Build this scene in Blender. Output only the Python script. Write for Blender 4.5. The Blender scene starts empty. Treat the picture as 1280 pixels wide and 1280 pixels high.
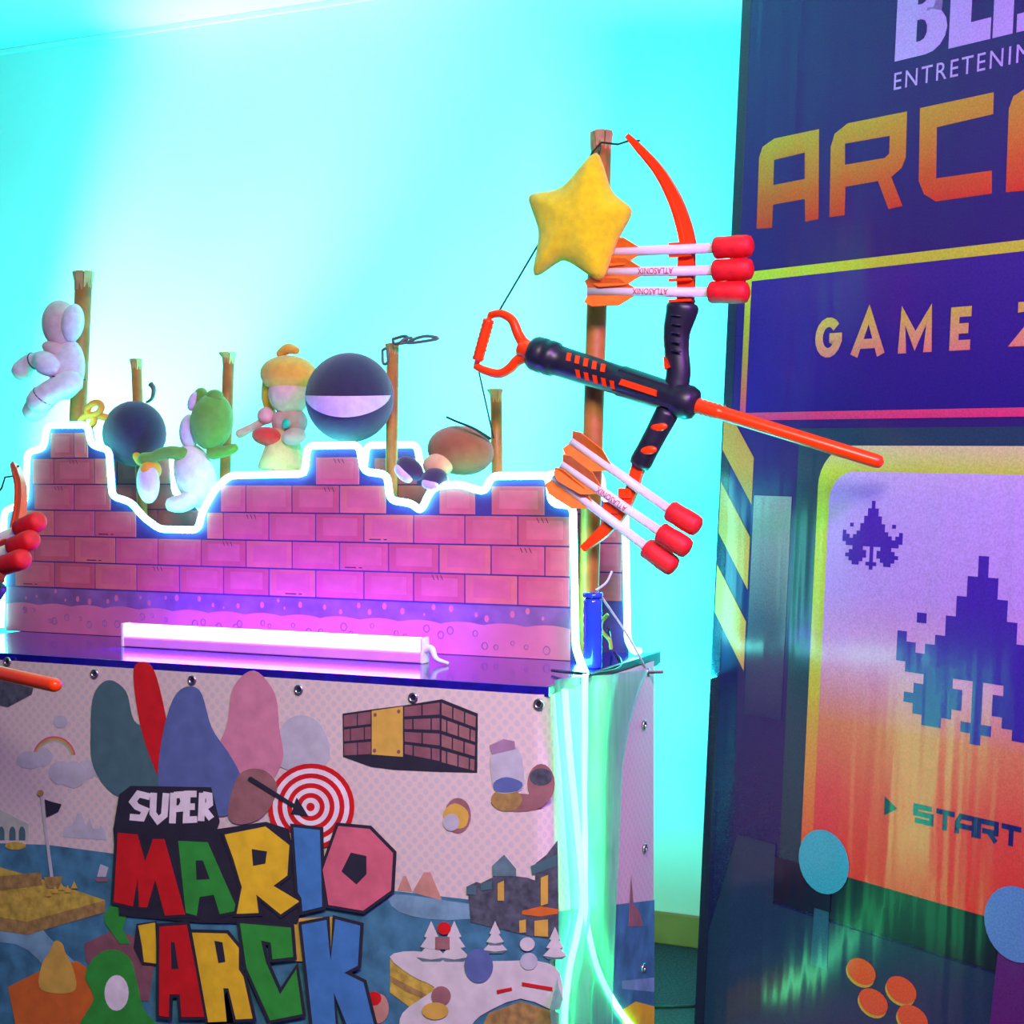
import bpy, bmesh, math, random
from mathutils import Vector, Matrix, Euler
random.seed(7)
sc = bpy.context.scene
COL = sc.collection
PI = math.pi

# ------------------------------------------------------------------ camera
F = 1925.0
CAM_H = 1.30
cam_d = bpy.data.cameras.new('camera'); cam = bpy.data.objects.new('camera', cam_d); COL.objects.link(cam)
cam_d.sensor_width = 36.0; cam_d.lens = 36.0 * F / 1280.0; cam_d.clip_start = 0.05
cam.location = (0, 0, CAM_H)
cam.rotation_euler = Euler((math.radians(90 - 1.34), 0, math.radians(24.6)))
sc.camera = cam
CR = cam.rotation_euler.to_matrix(); CL = Vector(cam.location)

# ------------------------------------------------------------------ world and lamps
w = bpy.data.worlds.new('world'); sc.world = w; w.use_nodes = True
bg = w.node_tree.nodes['Background']; bg.inputs[0].default_value = (0.24, 0.15, 0.75, 1); bg.inputs[1].default_value = 0.42
vs = sc.view_settings
vs.view_transform = 'Standard'; vs.look = 'None'; vs.gamma = 1.0; vs.use_curve_mapping = False; vs.exposure = 0.0

def area(name, loc, target, size, power, color):
    l = bpy.data.lights.new(name, 'AREA'); l.size = size; l.energy = power; l.color = color
    o = bpy.data.objects.new(name, l); COL.objects.link(o); o.location = loc
    o.rotation_euler = (Vector(target) - Vector(loc)).to_track_quat('-Z', 'Y').to_euler()
    return o
def spot(name, loc, target, ang, blend, power, color, rad=0.05):
    l = bpy.data.lights.new(name, 'SPOT'); l.spot_size = math.radians(ang); l.spot_blend = blend
    l.energy = power; l.color = color; l.shadow_soft_size = rad
    o = bpy.data.objects.new(name, l); COL.objects.link(o); o.location = loc
    o.rotation_euler = (Vector(target) - Vector(loc)).to_track_quat('-Z', 'Y').to_euler()
    return o
# ceiling lamp of the room, over and behind the photographer
area('room_ceiling_lamp', (-0.2, 0.7, 2.70), (-1.3, 2.5, 0.75), 0.9, 40, (1.0, 0.86, 0.70)).data.spread = math.radians(88)
# added violet lamp, unseen, high on the right, to tint the banner purple
area('violet_fill_lamp', (0.9, 1.0, 2.70), (-0.1, 2.7, 1.4), 0.5, 70, (0.58, 0.12, 1.0)).data.spread = math.radians(95)
# cyan stage lights standing behind the table and at its left, washing the wall
def strip(name, loc, target, sx, sy, power, color):
    o = area(name, loc, target, sx, power, color); o.data.shape = 'RECTANGLE'; o.data.size = sx; o.data.size_y = sy; return o
strip('wall_wash_batten', (-1.55, 3.14, 0.86), (-1.55, 4.05, 2.0), 1.3, 0.06, 72, (0.005, 1.0, 1.0))
strip('wall_wash_batten_left', (-3.2, 3.14, 0.70), (-3.2, 4.05, 1.75), 1.6, 0.06, 40, (0.0, 1.0, 0.82))
strip('wall_wash_floor_batten', (-1.9, 3.35, 0.04), (-1.9, 4.05, 0.7), 2.4, 0.06, 6, (0.0, 1.0, 0.36))
spot('wall_beam_lamp', (-4.1, 3.45, 0.15), (-2.98, 4.05, 2.0), 30, 0.9, 430, (0.85, 0.85, 0.9), 0.05)

# ------------------------------------------------------------------ helpers
def ray(x, y):
    return CR @ Vector(((x - 640) / F, -(y - 640) / F, -1.0))
def PY(x, y, Y):
    d = ray(x, y); return CL + d * ((Y - CL.y) / d.y)
def PXp(x, y, X):
    d = ray(x, y); return CL + d * ((X - CL.x) / d.x)
def PZ(x, y, Z):
    d = ray(x, y); return CL + d * ((Z - CL.z) / d.z)

def mat(name, color, rough=0.5, metal=0.0, emit=None, estr=0.0, var=0.0, scale=20.0, bump=0.0, bscale=200.0, coat=0.0, color2=None, spec=0.5, sheen=0.0):
    m = bpy.data.materials.new(name); m.use_nodes = True
    nt = m.node_tree; b = nt.nodes['Principled BSDF']
    b.inputs['Base Color'].default_value = (*color, 1); b.inputs['Roughness'].default_value = rough
    b.inputs['Metallic'].default_value = metal; b.inputs['Specular IOR Level'].default_value = spec
    b.inputs['Coat Weight'].default_value = coat; b.inputs['Sheen Weight'].default_value = sheen
    if emit:
        b.inputs['Emission Color'].default_value = (*emit, 1); b.inputs['Emission Strength'].default_value = estr
    if var > 0 or color2:
        tc = nt.nodes.new('ShaderNodeTexCoord'); n = nt.nodes.new('ShaderNodeTexNoise')
        n.inputs['Scale'].default_value = scale; n.inputs['Detail'].default_value = 4
        nt.links.new(tc.outputs['Object'], n.inputs['Vector'])
        r = nt.nodes.new('ShaderNodeValToRGB')
        c2 = color2 if color2 else tuple(max(0, c * (1 - var)) for c in color)
        c1 = color if color2 else tuple(min(1, c * (1 + var)) for c in color)
        r.color_ramp.elements[0].position = 0.32; r.color_ramp.elements[1].position = 0.68
        r.color_ramp.elements[0].color = (*c2, 1); r.color_ramp.elements[1].color = (*c1, 1)
        nt.links.new(n.outputs['Fac'], r.inputs['Fac']); nt.links.new(r.outputs['Color'], b.inputs['Base Color'])
    if bump > 0:
        tc = nt.nodes.new('ShaderNodeTexCoord'); n = nt.nodes.new('ShaderNodeTexNoise')
        n.inputs['Scale'].default_value = bscale; n.inputs['Detail'].default_value = 3
        nt.links.new(tc.outputs['Object'], n.inputs['Vector'])
        bp = nt.nodes.new('ShaderNodeBump'); bp.inputs['Strength'].default_value = bump; bp.inputs['Distance'].default_value = 0.004
        nt.links.new(n.outputs['Fac'], bp.inputs['Height']); nt.links.new(bp.outputs['Normal'], b.inputs['Normal'])
    return m

def tag(o, label=None, cat=None, group=None, kind=None):
    if label: o['label'] = label
    if cat: o['category'] = cat
    if group: o['group'] = group
    if kind: o['kind'] = kind
    return o
def thing(name, loc, label, cat, group=None, mw=None):
    o = bpy.data.objects.new(name, None); o.empty_display_size = 0.02; COL.objects.link(o)
    if mw is not None: o.matrix_world = mw
    else: o.location = loc
    o['_mw'] = 0; del o['_mw']
    tag(o, label, cat, group); ROOT[o.name] = (mw.copy() if mw is not None else Matrix.Translation(Vector(loc)))
    return o
ROOT = {}
def finish(name, bm, m, parent=None, smooth=False, local=False, base=None):
    """link bm (built in world coordinates) as one mesh object; parts become local to their thing"""
    bmesh.ops.recalc_face_normals(bm, faces=bm.faces)
    me = bpy.data.meshes.new(name); 
    M0 = Matrix.Identity(4)
    if parent is not None: M0 = ROOT[parent.name]
    elif base is not None: M0 = Matrix.Translation(Vector(base))
    if not local: bm.transform(M0.inverted())
    bm.to_mesh(me); bm.free()
    if smooth:
        for p in me.polygons: p.use_smooth = True
    if m: me.materials.append(m)
    o = bpy.data.objects.new(name, me); COL.objects.link(o)
    if parent is not None: o.parent = parent; ROOT[o.name] = M0
    elif base is not None: o.location = base; ROOT[o.name] = M0
    else: ROOT[o.name] = M0
    return o

def add_box(bm, lo, hi, bev=0.0):
    r = bmesh.ops.create_cube(bm, size=1.0)
    vsn = r['verts']
    lo = Vector(lo); hi = Vector(hi)
    for v in vsn:
        v.co = Vector((lo.x + (v.co.x + .5) * (hi.x - lo.x), lo.y + (v.co.y + .5) * (hi.y - lo.y), lo.z + (v.co.z + .5) * (hi.z - lo.z)))
    if bev > 0:
        es = list({e for v in vsn for e in v.link_edges})
        bmesh.ops.bevel(bm, geom=es, offset=bev, segments=2, profile=0.5, affect='EDGES')
def box(lo, hi, bev=0.0):
    bm = bmesh.new(); add_box(bm, lo, hi, bev); return bm
def smooth_path(pts, n=6):
    pts = [Vector(p) for p in pts]; out = []
    for i in range(len(pts) - 1):
        p0 = pts[max(i - 1, 0)]; p1 = pts[i]; p2 = pts[i + 1]; p3 = pts[min(i + 2, len(pts) - 1)]
        for k in range(n):
            t = k / n
            out.append(0.5 * ((2 * p1) + (p2 - p0) * t + (2 * p0 - 5 * p1 + 4 * p2 - p3) * t * t + (-p0 + 3 * p1 - 3 * p2 + p3) * t ** 3))
    out.append(pts[-1]); return out
def round_path(pts, rad=0.01, n=4):
    """polyline with rounded corners"""
    pts = [Vector(p) for p in pts]; out = [pts[0]]
    for i in range(1, len(pts) - 1):
        a, b, c = pts[i - 1], pts[i], pts[i + 1]
        r1 = min(rad, (a - b).length * .45); r2 = min(rad, (c - b).length * .45)
        p = b + (a - b).normalized() * r1; q = b + (c - b).normalized() * r2
        for k in range(n + 1):
            t = k / n; out.append(p * (1 - t) ** 2 + b * 2 * t * (1 - t) + q * t * t)
    out.append(pts[-1]); return out
def add_tube(bm, pts, r, seg=10, closed=False, flat=None, up=Vector((0, 1, 0))):
    """r: number or list; flat=(a,b) gives an elliptic section, a along side, b along up"""
    pts = [Vector(p) for p in pts]; n = len(pts); rings = []
    prevx = None
    for i, p in enumerate(pts):
        if closed: t = (pts[(i + 1) % n] - pts[i - 1])
        else: t = pts[min(i + 1, n - 1)] - pts[max(i - 1, 0)]
        t.normalize()
        x = t.cross(up)
        if x.length < 1e-3: x = t.cross(Vector((1, 0, 0)))
        x.normalize(); y = x.cross(t).normalized()
        ri = r[i] if isinstance(r, (list, tuple)) else r
        fa, fb = flat if flat else (1, 1)
        rings.append([bm.verts.new(p + x * math.cos(2 * PI * k / seg) * ri * fa + y * math.sin(2 * PI * k / seg) * ri * fb) for k in range(seg)])
    m = n if closed else n - 1
    for i in range(m):
        a = rings[i]; b = rings[(i + 1) % n]
        for k in range(seg):
            bm.faces.new((a[k], a[(k + 1) % seg], b[(k + 1) % seg], b[k]))
    if not closed:
        bm.faces.new(rings[0][::-1]); bm.faces.new(rings[-1])
def tube(pts, r, seg=10, **k):
    bm = bmesh.new(); add_tube(bm, pts, r, seg, **k); return bm
def add_ell(bm, c, r, rot=None, seg=20, rings=12):
    res = bmesh.ops.create_uvsphere(bm, u_segments=seg, v_segments=rings, radius=1.0)
    M = Matrix.Translation(Vector(c)) @ (rot.to_matrix().to_4x4() if rot else Matrix.Identity(4)) @ Matrix.Diagonal((*r, 1)) 
    bmesh.ops.transform(bm, matrix=M, verts=res['verts'])
def ell(c, r, rot=None, seg=20, rings=12):
    bm = bmesh.new(); add_ell(bm, c, r, rot, seg, rings); return bm
def add_prism(bm, pts, off):
    """closed outline of 3-D points, extruded by vector off"""
    off = Vector(off)
    a = [bm.verts.new(Vector(p)) for p in pts]; b = [bm.verts.new(Vector(p) + off) for p in pts]
    n = len(a)
    bm.faces.new(a); bm.faces.new(b[::-1])
    for i in range(n): bm.faces.new((a[i], b[i], b[(i + 1) % n], a[(i + 1) % n]))
def prism(pts, off):
    bm = bmesh.new(); add_prism(bm, pts, off); return bm
def lathe_axis(a, b, prof, seg=20):
    """revolve (t, r) profile about the axis a->b, t measured in metres from a"""
    a = Vector(a); d = (Vector(b) - a).normalized()
    x = d.orthogonal().normalized(); y = d.cross(x)
    bm = bmesh.new(); rings = []
    for t, r in prof:
        rings.append([bm.verts.new(a + d * t + (x * math.cos(2 * PI * k / seg) + y * math.sin(2 * PI * k / seg)) * max(r, 1e-5)) for k in range(seg)])
    for i in range(len(rings) - 1):
        for k in range(seg):
            bm.faces.new((rings[i][k], rings[i][(k + 1) % seg], rings[i + 1][(k + 1) % seg], rings[i + 1][k]))
    bm.faces.new(rings[0][::-1]); bm.faces.new(rings[-1])
    return bm
def text_bm(txt, size, bold=0.0, spacing=1.0, extrude=0.0004, shear=0.0):
    """a mesh of the text in its own XY plane, lower left at the origin, height of capitals = size"""
    c = bpy.data.curves.new('t', 'FONT'); c.body = txt; c.size = 1.0; c.offset = bold; c.space_character = spacing
    c.extrude = 0.0; c.shear = shear; c.resolution_u = 4
    o = bpy.data.objects.new('t', c); COL.objects.link(o)
    dg = bpy.context.evaluated_depsgraph_get()
    me = bpy.data.meshes.new_from_object(o.evaluated_get(dg))
    bm = bmesh.new(); bm.from_mesh(me)
    bpy.data.objects.remove(o); bpy.data.curves.remove(c); bpy.data.meshes.remove(me)
    xs = [v.co.x for v in bm.verts]; ys = [v.co.y for v in bm.verts]
    s = size / (max(ys) - min(ys))
    for v in bm.verts: v.co = Vector(((v.co.x - min(xs)) * s, (v.co.y - min(ys)) * s, 0))
    return bm, (max(xs) - min(xs)) * s

# ------------------------------------------------------------------ materials
M_wall = mat('painted_wall', (0.80, 0.80, 0.78), 0.75, var=0.02, scale=3, bump=0.15, bscale=350)
M_ceil = mat('ceiling_paint', (0.78, 0.78, 0.76), 0.85, var=0.02, scale=4)
M_carpet = mat('carpet', (0.035, 0.04, 0.05), 0.95, var=0.6, scale=160, bump=0.6, bscale=500)
M_base = mat('oak_baseboard', (0.34, 0.17, 0.05), 0.5, var=0.25, scale=8)
M_black = mat('blue_lit_black_gloss', (0.008, 0.005, 0.22), 0.16, var=0.3, scale=30, coat=0.3)  # black gloss, with the blue light on the table put into its colour
M_metal = mat('metal', (0.55, 0.55, 0.55), 0.3, metal=1.0, var=0.1)
M_dark = mat('dark_plastic', (0.015, 0.016, 0.028), 0.38, var=0.3, scale=40)
M_orange = mat('orange_plastic', (0.95, 0.055, 0.0), 0.30, var=0.08, scale=30)
M_amber = mat('amber_foam', (0.92, 0.20, 0.005), 0.7, var=0.15, scale=60)
M_white = mat('white_plastic', (0.80, 0.78, 0.74), 0.35, var=0.05)
M_tip = mat('red_foam', (0.75, 0.004, 0.008), 0.6, var=0.12, scale=80, bump=0.2, bscale=600)
M_redprint = mat('red_print', (0.55, 0.02, 0.03), 0.5, var=0.1)
M_string = mat('black_string', (0.01, 0.02, 0.015), 0.6, var=0.2)
M_board = mat('printed_board_blue', (0.06, 0.035, 0.20), 0.55, var=0.2, scale=14)
M_brick = [mat('printed_brick_%s' % n, c, 0.6, var=0.16, scale=16) for n, c in (('salmon', (0.54, 0.105, 0.13)), ('rose', (0.57, 0.10, 0.15)), ('peach', (0.60, 0.15, 0.13)), ('clay', (0.50, 0.09, 0.11)))]
M_brick_in = mat('printed_brick_face', (0.58, 0.125, 0.15), 0.6, var=0.12, scale=22)
M_line = mat('printed_line', (0.03, 0.02, 0.06), 0.6, var=0.2)
M_soil = mat('printed_soil', (0.60, 0.16, 0.24), 0.6, var=0.1, scale=12)
M_band = mat('printed_band', (0.22, 0.10, 0.24), 0.6, var=0.25, scale=18)
M_neon = mat('neon_flex', (0.9, 1, 1), 0.4, emit=(0.13, 1.0, 0.80), estr=16, var=0.02)
M_neong = mat("neon_flex_green", (0.9, 1, 1), 0.4, emit=(0.09, 1.0, 0.36), estr=22, var=0.02)
M_led = mat('led_tube', (1, 0.9, 1), 0.4, emit=(0.15, 0.025, 1.0), estr=55, var=0.02)
M_pinkhouse = mat('pink_housing', (0.85, 0.30, 0.60), 0.4, var=0.05)
M_pole = mat('brown_pole', (0.44, 0.17, 0.025), 0.45, var=0.25, scale=25)
M_polecap = mat('pole_wrap', (0.55, 0.36, 0.13), 0.5, var=0.2, scale=25)

# ------------------------------------------------------------------ setting
WY = 4.05
def struct(name, bm, m):
    o = finish(name, bm, m); o['kind'] = 'structure'; return o
struct('wall_back', box((-7, WY, 0), (3.5, WY + 0.1, 2.74)), M_wall)
struct('floor', box((-7, -2, -0.1), (3.5, WY + 0.1, 0)), M_carpet)
struct('ceiling', box((-7, -2, 2.74), (3.5, WY + 0.1, 2.84)), M_ceil)
struct('baseboard_back', box((-7, WY - 0.014, 0), (3.5, WY, 0.088), 0.004), M_base)
struct('trim_1', box((-7, WY - 0.012, 2.722), (3.5, WY, 2.74), 0.003), mat('trim_paint', (0.86, 0.86, 0.82), 0.5, var=0.02))

# ------------------------------------------------------------------ counter
TZ = 0.930; TX0, TX1, TYF, TYB = -2.62, -1.067, 2.48, 3.075
t = thing('display_table', ((TX0 + TX1) / 2, (TYF + TYB) / 2, 0), 'glossy black display table with a raised metal rim carrying the brick cutouts', 'table')
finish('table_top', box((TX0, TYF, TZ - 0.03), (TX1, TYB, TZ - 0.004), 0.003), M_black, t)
bm = bmesh.new()
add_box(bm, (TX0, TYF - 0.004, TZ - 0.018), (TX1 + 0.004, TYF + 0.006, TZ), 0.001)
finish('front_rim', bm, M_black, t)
finish('side_rim', box((TX1 - 0.006, TYF + 0.006, TZ - 0.024), (TX1 + 0.004, TYB, TZ), 0.001), mat('dark_rim_metal', (0.16, 0.17, 0.2), 0.35, metal=1.0, var=0.1), t)
for x in (TX0 + 0.06, TX1 - 0.06):
    for y in (TYF + 0.06, TYB - 0.06):
        finish('leg', tube([(x, y, 0), (x, y, TZ - 0.03)], 0.018, 12), M_metal, t, True)
bolt = PXp(808, 840, TX1 + 0.004)
finish('bolt', lathe_axis(bolt, bolt + Vector((1, 0.15, 0.05)), [(0, .010), (.006, .010), (.0061, .004), (.035, .004)], 12), M_metal, t, True)

# ------------------------------------------------------------------ brick cutout boards
TOP = TZ - 0.004
def inside(poly, x, z):
    r = False; n = len(poly)
    for i in range(n):
        x1, z1 = poly[i]; x2, z2 = poly[(i + 1) % n]
        if (z1 > z) != (z2 > z) and x < (x2 - x1) * (z - z1) / (z2 - z1) + x1: r = not r
    return r
OUT = [(8, 640), (34, 630), (37, 567), (57, 562), (62, 533), (112, 533), (117, 558), (139, 564), (143, 622), (166, 629),
       (182, 648), (202, 663), (250, 664), (256, 640), (272, 612), (290, 596), (383, 594), (387, 559), (451, 558), (457, 591),
       (486, 595), (490, 627), (517, 631), (528, 641), (540, 616), (549, 609), (577, 607), (608, 617), (616, 597), (687, 596),
       (691, 631), (718, 634)]
FY = 2.875
fo = [PY(x, y, FY) for x, y in OUT]
fo = [(p.x, p.z) for p in fo]
XL = fo[0][0]; XR = fo[-1][0]
CH = 0.0615; BW = 0.121
def brick_board(name, label, outline, Y, x_left, x_right, front_parts, th=0.010):
    poly = [(x_left, TOP)] + outline + [(x_right, TOP)]
    t = thing(name, ((x_left + x_right) / 2, Y, TOP), label, 'cutout board', 'brick print cutout boards on the table')
    finish('board', prism([(x, Y, z) for x, z in poly], (0, th, 0)), M_board, t)
    z0 = TOP + 0.108
    yb = Y - 0.0016
    shared = {}
    nrow = 0
    for row in range(0, 7):
        za = z0 + row * CH; zb = za + CH
        off = (row % 2) * BW * 0.5
        k0 = int(math.floor((x_left - x_right) / BW)) - 2
        for k in range(k0, 2):
            xa = x_right - 0.006 + k * BW + off; xb = xa + BW
            best = None; cur = None; N = 48
            for i in range(N + 1):
                x = xa + (xb - xa) * i / N
                ok = all(inside(poly, x + dx, z) for z in (za + .006, (za + zb) / 2, zb - 0.012) for dx in (-0.008, 0.008))
                if ok:
                    cur = (cur[0], x) if cur else (x, x)
                    if best is None or cur[1] - cur[0] > best[1] - best[0]: best = cur
                else: cur = None
            if not best or best[1] - best[0] < 0.028: continue
            a, b = best; wdt = b - a
            key = round(wdt, 3)
            i = (row * 7 + k * 3) % len(M_brick)
            mk = (key, i)
            if mk not in shared:
                bm = bmesh.new(); g = 0.0016
                add_box(bm, (-wdt / 2 + g, 0, -CH / 2 + g), (wdt / 2 - g, 0.0022, CH / 2 - g), 0.0005)
                add_box(bm, (-wdt / 2 + g + min(.018, wdt * .2), -0.0005, -CH / 2 + g + .012), (wdt / 2 - g - min(.014, wdt * .15), 0.001, CH / 2 - g - .008))
                bmesh.ops.recalc_face_normals(bm, faces=bm.faces)
                me = bpy.data.meshes.new('brick'); bm.to_mesh(me); bm.free()
                me.materials.append(M_brick[i]); me.materials.append(M_brick_in)
                for p in me.polygons:
                    if p.center.y < -0.0004: p.material_index = 1
                shared[mk] = me
            o = bpy.data.objects.new('brick', shared[mk]); COL.objects.link(o); o.parent = t
            o.location = Vector(((a + b) / 2, yb, (za + zb) / 2)) - t.location
            # short printed hatch strokes on some bricks
            if front_parts and wdt > 0.09 and (row * 5 + k) % 3 == 0:
                bm = bmesh.new(); hx = (a + b) / 2 + random.uniform(-.02, .03)
                if (row + k) % 2:
                    for q in range(3):
                        add_prism(bm, [(hx + q * .010, yb - .0008, zb - .004), (hx + q * .010 + .0016, yb - .0008, zb - .004), (hx + q * .010 + .0066, yb - .0008, zb - .014), (hx + q * .010 + .005, yb - .0008, zb - .014)], (0, .0005, 0))
                else:
                    add_box(bm, (hx - .03, yb - .0008, za + .006), (hx - .002, yb - .0003, za + .0082)); add_box(bm, (hx + .005, yb - .0008, za + .006), (hx + .013, yb - .0003, za + .0082))
                finish('hatch_mark', bm, M_line, t)
    if front_parts:
        # dark printed band and scalloped soil strip along the foot
        finish('dark_band', box((x_left + .006, yb, TOP + 0.055), (x_right - .010, Y, TOP + 0.106)), M_band, t)
        pts = []; n = 160
        for i in range(n + 1):
            x = x_left + .004 + (x_right - .014 - x_left) * i / n
            pts.append((x, yb - .001, TOP + 0.064 + 0.006 * abs(math.sin(i / n * PI * 15)) ** 0.8))
        pts += [(x_right - .010, yb - .001, TOP + .001), (x_left + .004, yb - .001, TOP + .001)]
        finish('soil_strip', prism(pts, (0, .001, 0)), M_soil, t)
        me = None
        for i in range(40):
            x = x_left + .04 + (x_right - x_left - .08) * (i + random.uniform(.1, .9)) / 40; z = TOP + random.uniform(.018, .054)
            if me is None:
                bm = bmesh.new(); add_tube(bm, [(math.cos(a * PI / 8) * .0065, 0, math.sin(a * PI / 8) * .0075) for a in range(16)], 0.0012, 5, closed=True)
                me = bpy.data.meshes.new('pebble_ring'); bm.to_mesh(me); bm.free(); me.materials.append(M_band)
            o = bpy.data.objects.new('pebble_ring', me); COL.objects.link(o); o.parent = t
            o.location = Vector((x, yb - .001, z)) - t.location; s = random.uniform(.6, 1.2); o.scale = (s, 1, s)
        dm = None
        for i in range(34):
            x = x_left + .04 + (x_right - x_left - .08) * (i + random.uniform(.1, .9)) / 34; z = TOP + random.uniform(.078, .100)
            if dm is None:
                bm = bmesh.new(); add_prism(bm, [(math.cos(a * PI / 5) * .005, 0, math.sin(a * PI / 5) * .007) for a in range(10)], (0, .0006, 0))
                bmesh.ops.recalc_face_normals(bm, faces=bm.faces)
                dm = bpy.data.meshes.new('pebble_dot'); bm.to_mesh(dm); bm.free(); dm.materials.append(M_soil)
            o = bpy.data.objects.new('pebble_dot', dm); COL.objects.link(o); o.parent = t
            o.location = Vector((x, yb - .0006, z)) - t.location; s = random.uniform(.4, 1.1); o.scale = (s, 1, s)
    return t
brick_board('castle_wall_cutout', 'front cutout board printed with stepped salmon brick wall and scalloped soil strip', fo, FY, XL - 0.004, XR + 0.002, True)
BY = 3.050
q = PY(783, 640, BY).x - PY(718, 634, FY).x
bo = [(x + q, z + 0.004) for x, z in fo]
brick_board('castle_wall_cutout', 'rear cutout board of dim bricks half hidden behind the front brick wall', bo, BY, XL + q - 0.004, XR + q + 0.002, False)

# neon flex round the edges of both boards
def neon(name, label, pts, m, r=0.0078, base=None, rad=.016):
    o = finish(name, tube(round_path(pts, rad, 5), r, 10), m, None, True, base=base or pts[0])
    return tag(o, label, 'neon light', 'neon flex strips')
ny = FY - 0.0075
e = 0.003
pts = [(XL - .012, ny, TOP + .008)] + [(x, ny, z + e) for x, z in fo] + [(XR + .006, ny, TOP + .03), PZ(724, 822, TOP + .009), PZ(728, 834, TOP + .010), PXp(731, 841, TX1 + .013)]
pts2 = [PXp(x, y, TX1 + .013) for x, y in ((731, 870), (731, 960), (731, 1050), (731, 1120), (735, 1165), (748, 1215), (770, 1257), (795, 1290))]
neon('neon_strip', 'glowing neon strip outlining the front brick board and dropping down the table side', [Vector(p) for p in pts], M_neon)
o = finish('neon_cable', tube(smooth_path([PXp(731, 842, TX1 + .013)] + pts2, 5), .0062, 10), M_neong, None, True, base=pts2[0])
tag(o, 'bright green-white neon strip hanging down the table side over the plastic film', 'neon light', 'neon flex strips')
ny2 = BY - 0.0075
pts = [(XL + q - .012, ny2, TOP + .008)] + [(x, ny2, z + e) for x, z in bo] + [(XR + q + .006, ny2, TOP + .03), (XR + q + .03, ny2 - .03, TOP + .010), (TX1 - 0.012, ny2 - .06, TOP + .014)]
neon('neon_strip', 'glowing neon strip outlining the rear brick board', [Vector(p) for p in pts], M_neon)

# ------------------------------------------------------------------ LED bar on the table
LYb = 2.66
a = PZ(158, 806, TOP); b = PZ(529, 831, TOP)
ay = (a.y + b.y) / 2
a = Vector((PY(158, 800, ay).x, ay, TOP)); b = Vector((PY(530, 830, ay).x, ay, TOP))
t = thing('led_light_bar', ((a.x + b.x) / 2, ay, TOP), 'pink LED light bar glowing on the table before the bricks', 'light bar')
finish('housing', box((a.x, ay - .012, TOP + .0005), (b.x, ay + .012, TOP + .022), .003), M_pinkhouse, t)
finish('light_tube', tube([(a.x + .003, ay, TOP + .037), (b.x - .003, ay, TOP + .037)], .0145, 16), M_led, t, True)
for x in (a.x - .004, b.x - .002):
    finish('end_cap', box((x, ay - .014, TOP), (x + .007, ay + .014, TOP + .052), .002), M_white, t)
plug = [(b.x + .005, ay, TOP + .028), (b.x + .020, ay - .005, TOP + .030), (b.x + .034, ay - .012, TOP + .012), (b.x + .06, ay - .010, TOP + .004)]
finish('plug_lead', tube(smooth_path(plug, 5), [.009 - .006 * i / 15 for i in range(16)], 10), M_white, t, True)

# ------------------------------------------------------------------ poles
def pole(top_px, bot_px, Y, r, label, flare=1.7, petals=7):
    A = PY(*top_px, Y); d = PY(*bot_px, Y) - A
    k = (TOP - A.z) / d.z; B = A + d * k
    t = thing('wooden_pole', tuple(B), label, 'pole', 'brown poles standing behind the brick board')
    bm = tube([B + (A - B) * f for f in (0, .25, .5, .75, 1)], r, 14)
    finish('shaft', bm, M_pole, t, True)
    # split flared top
    n = (A - B).normalized()
    bm = bmesh.new()
    for i in range(petals):
        a0 = 2 * PI * i / petals + .06; a1 = 2 * PI * (i + 1) / petals - .06
        fl = flare * random.uniform(.75, 1.1); h = r * random.uniform(.9, 1.4)
        def P(a, rr, z): return A + Vector((math.cos(a) * rr, math.sin(a) * rr, 0)) + n * z
        for s in (0,):
            vs_ = [bm.verts.new(P(a_, rr, z)) for a_, rr, z in ((a0, r * 1.03, -h * 1.6), (a1, r * 1.03, -h * 1.6), (a1, r * 1.1, -h * .8), (a0, r * 1.1, -h * .8), (a1, r * fl, 0), (a0, r * fl, 0))]
            vi_ = [bm.verts.new(P(a_, rr, z)) for a_, rr, z in ((a0, r * .95, -h * 1.6), (a1, r * .95, -h * 1.6), (a1, r * 1.0, -h * .8), (a0, r * 1.0, -h * .8), (a1, r * fl - .0025, .0015), (a0, r * fl - .0025, .0015))]
            for L in (vs_, vi_): bm.faces.new((L[0], L[1], L[2], L[3])); bm.faces.new((L[3], L[2], L[4], L[5]))
            bm.faces.new((vs_[5], vs_[4], vi_[4], vi_[5]))
            for (i0, i1) in ((0, 3), (3, 5), (1, 2), (2, 4)): bm.faces.new((vs_[i0], vs_[i1], vi_[i1], vi_[i0]))
    finish('flared_top', bm, M_polecap, t)
    return t, A, B
PYM = 2.985
pole((105, 340), (97, 530), PYM, .0205, 'tall brown pole at the far left behind the white plush', 1.45)
pole((170, 449), (178, 640), 3.022, .0125, 'thin brown pole rising behind the small dark ball cushion', 1.3)
pole((286, 441), (280, 640), 3.022, .0135, 'thin brown pole rising behind the green plush', 1.7)
pole((491, 430), (489, 640), PYM + .015, .0135, 'thin brown pole beside the big navy ball with a chain on top', 1.2)
pole((620, 487), (622, 640), 3.022, .0125, 'thin brown pole rising behind the brown dome-shaped plush', 1.7)
tp, PA, PB = pole((752, 165), (737, 700), 2.905, .0205, 'tallest brown pole, holding the yellow star and the toy bow', 1.25)

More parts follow.
